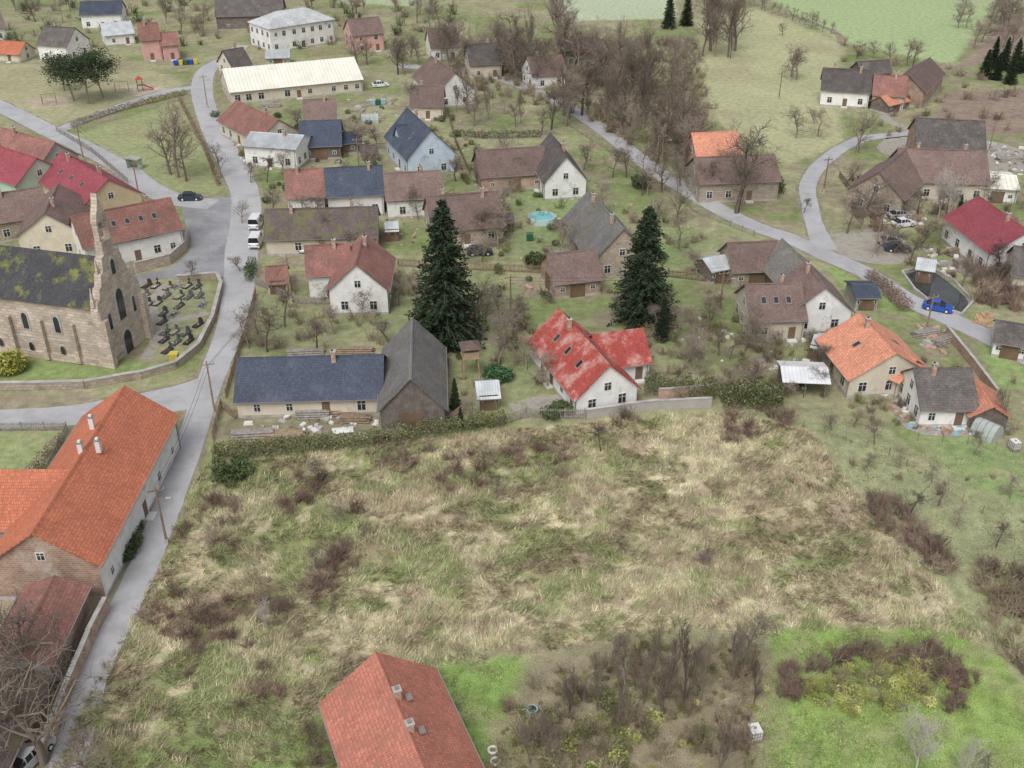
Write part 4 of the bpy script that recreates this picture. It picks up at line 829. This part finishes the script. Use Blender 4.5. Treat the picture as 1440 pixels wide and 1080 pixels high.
def bins(u,v,n,cols):
    for k in range(n):
        x,y=G(u+k*7,v-k*.5); b=MB(); b.box(0,0,.65,1.1,.9,1.1,m=0,tz=1.1); b.box(0,0,1.26,1.25,1.05,.12,m=0); b.box(0,.5,1.3,1.1,.1,.1,m=0)
        for s in(-.4,.4): b.cyl((s,-.3,.08),(s+.08,-.3,.08),.08,n=8,m=1)
        b.make('recycling_bin',[cols[k%len(cols)],mTyre],loc=(x,y),bevel=.03)
bins(248,92,5,[pBlue,pYel,pGreen]); bins(525,148,3,[pTeal,pGreen]); bins(745,338,1,[pGreen]); bins(246,508,1,[pYel])
def slide(u,v):
    x,y=G(u,v); b=MB()
    for sx in(-.6,.6):
        for sy in(-.6,.6): b.cyl((sx,sy,0),(sx,sy,3.0),.07,n=6,m=1)
    b.box(0,0,1.5,1.3,1.3,.1,m=1); b.add([(-.9,-.9,3),(.9,-.9,3),(.9,.9,3),(-.9,.9,3),(0,0,3.9)],[(0,1,4),(1,2,4),(2,3,4),(3,0,4)],0)
    b.add([(.6,-.35,1.55),(.6,.35,1.55),(3.2,.35,.2),(3.2,-.35,.2)],[(0,1,2,3)],0)
    for s in(-.35,.35): b.add([(.6,s,1.55),(.6,s,1.8),(3.2,s,.45),(3.2,s,.2)],[(0,1,2,3)],0)
    for k in range(5): b.box(-.9+.05*k,0,.3+.25*k,.06,.7,.05,m=1)
    b.make('playground_slide',[pRed,mWood],loc=(x,y),rot=.4)
slide(198,128)
def swing(u,v):
    x,y=G(u,v); b=MB(); 
    for s in(-1.6,1.6):
        for q in(-.8,.8): b.cyl((s,q,0),(s,0,2.4),.06,n=6)
    b.cyl((-1.6,0,2.4),(1.6,0,2.4),.06,n=6)
    for s in(-.6,.6):
        b.cyl((s-.2,0,2.4),(s-.2,0,.5),.015,n=4);b.cyl((s+.2,0,2.4),(s+.2,0,.5),.015,n=4);b.box(s,0,.5,.5,.22,.05,m=1)
    b.make('playground_swing',[mWood,pRed],loc=(x,y),rot=.3)
swing(172,128); swing(70,146)
def shelter(u,v):
    x,y=G(u,v); b=MB(); b.box(0,.7,1.1,3,.08,2.1,m=0); b.box(-1.45,0,1.1,.08,1.3,2.1,m=0); b.box(1.45,0,1.1,.08,1.3,2.1,m=0); b.box(0,0,2.25,3.4,2.,.12,m=1); b.box(0,.4,.45,2.4,.4,.06,m=2)
    for s in(-1,1): b.box(s,.4,.22,.08,.3,.44,m=2)
    b.make('bus_shelter',[wG,wGr,mWood],loc=(x,y),rot=-.4)
shelter(190,237)
def tyres(u,v,n=1):
    for k in range(n):
        x,y=G(u+R.uniform(-4,4),v+k*16); 
        b=MB(); N=18;M=8
        for i in range(N):
            for j in range(M):
                a=6.2832*i/N;t=6.2832*j/M; b.v.append(((.36+.12*math.cos(t))*math.cos(a),(.36+.12*math.cos(t))*math.sin(a),.13+.12*math.sin(t)))
        for i in range(N):
            for j in range(M): b.f.append([i*M+j,((i+1)%N)*M+j,((i+1)%N)*M+(j+1)%M,i*M+(j+1)%M]); b.m.append(0)
        b.make('old_tyre',mWhite,loc=(x,y),smooth=True)
tyres(693,1056,2)
def barrel(u,v):
    x,y=G(u,v); b=MB(); b.cyl((0,0,0),(0,0,.6),.48,.45,16,0); b.cyl((0,0,.6),(0,0,.65),.52,.52,16,1); b.cyl((0,0,.645),(0,0,.66),.4,.4,16,2); b.make('water_barrel',[pTeal,pTeal,mWater],loc=(x,y))
barrel(748,1004)
def ibc(u,v):
    x,y=G(u,v); b=MB(); b.box(0,0,.75,.96,1.1,1.0,m=0); b.box(0,0,.12,1.05,1.2,.16,m=1)
    for k in range(5):
        q=-.5+.25*k; 
        for s in(-.52,.52): b.box(s,q*1.1,.75,.03,.03,1.06,m=1)
        for s in(-.59,.59): b.box(q*.95,s,.75,.03,.03,1.06,m=1)
    for z in(.4,.75,1.1):
        for s in(-.53,.53): b.box(s,0,z,.03,1.18,.03,m=1)
        for s in(-.6,.6): b.box(0,s,z,1.06,.03,.03,m=1)
    b.cyl((0,0,1.25),(0,0,1.32),.12,n=10,m=1); b.make('water_tank_container',[mWhite,mGut],loc=(x,y),rot=.2)
ibc(1060,1038); ibc(1425,632)
def greenhouse(u,v,L=4.,ang=0):
    x,y=G(u,v); b=MB(); n=8; pr=[(1.3*math.cos(math.pi*i/n),2.*math.sin(math.pi*i/n)) for i in range(n+1)]
    b.prism(pr,'x',-L/2,L/2,0)
    for k in range(5):
        xx=-L/2+L*k/4
        for i in range(n): b.cyl((xx,pr[i][0]*1.015,pr[i][1]*1.015),(xx,pr[i+1][0]*1.015,pr[i+1][1]*1.015),.035,n=4,m=1)
    b.make('greenhouse',[mat('greenhouse_film',(.42,.46,.44),.3,.1),mGut],loc=(x,y),rot=ang)
greenhouse(1386,612,3,-.9); greenhouse(520,172,4,.2)
# ---------------------------------------------------------------- camera, light
cam=bpy.data.cameras.new('camera'); co=bpy.data.objects.new('camera',cam); COL.objects.link(co); co.location=(0,0,H); co.rotation_euler=(math.pi/2-TP,0,0)
cam.sensor_width=36; cam.lens=36*F/1440; cam.clip_end=12000; sc.camera=co
w=bpy.data.worlds.new('World'); sc.world=w; w.use_nodes=True; nt=w.node_tree; bg=nt.nodes['Background']
sk=nt.nodes.new('ShaderNodeTexSky'); sk.sky_type='NISHITA'; sk.sun_disc=False; EL,AZ=math.radians(55),math.radians(200)
sk.sun_elevation=EL; sk.sun_rotation=AZ; sk.dust_density=3; hs=nt.nodes.new('ShaderNodeHueSaturation'); hs.inputs['Saturation'].default_value=.33
nt.links.new(sk.outputs[0],hs.inputs['Color']); nt.links.new(hs.outputs[0],bg.inputs[0]); bg.inputs[1].default_value=.15
su=bpy.data.lights.new('sun','SUN'); su.energy=1.4; su.angle=math.radians(30); su.color=(1,.985,.965); so=bpy.data.objects.new('sun',su); COL.objects.link(so)
d=Vector((math.sin(AZ)*math.cos(EL),math.cos(AZ)*math.cos(EL),math.sin(EL))); so.rotation_euler=d.to_track_quat('Z','Y').to_euler()
sc.view_settings.view_transform='Standard'; sc.view_settings.look='None'; sc.view_settings.exposure=0
print('tris',sum(len(m.polygons) for m in bpy.data.meshes))
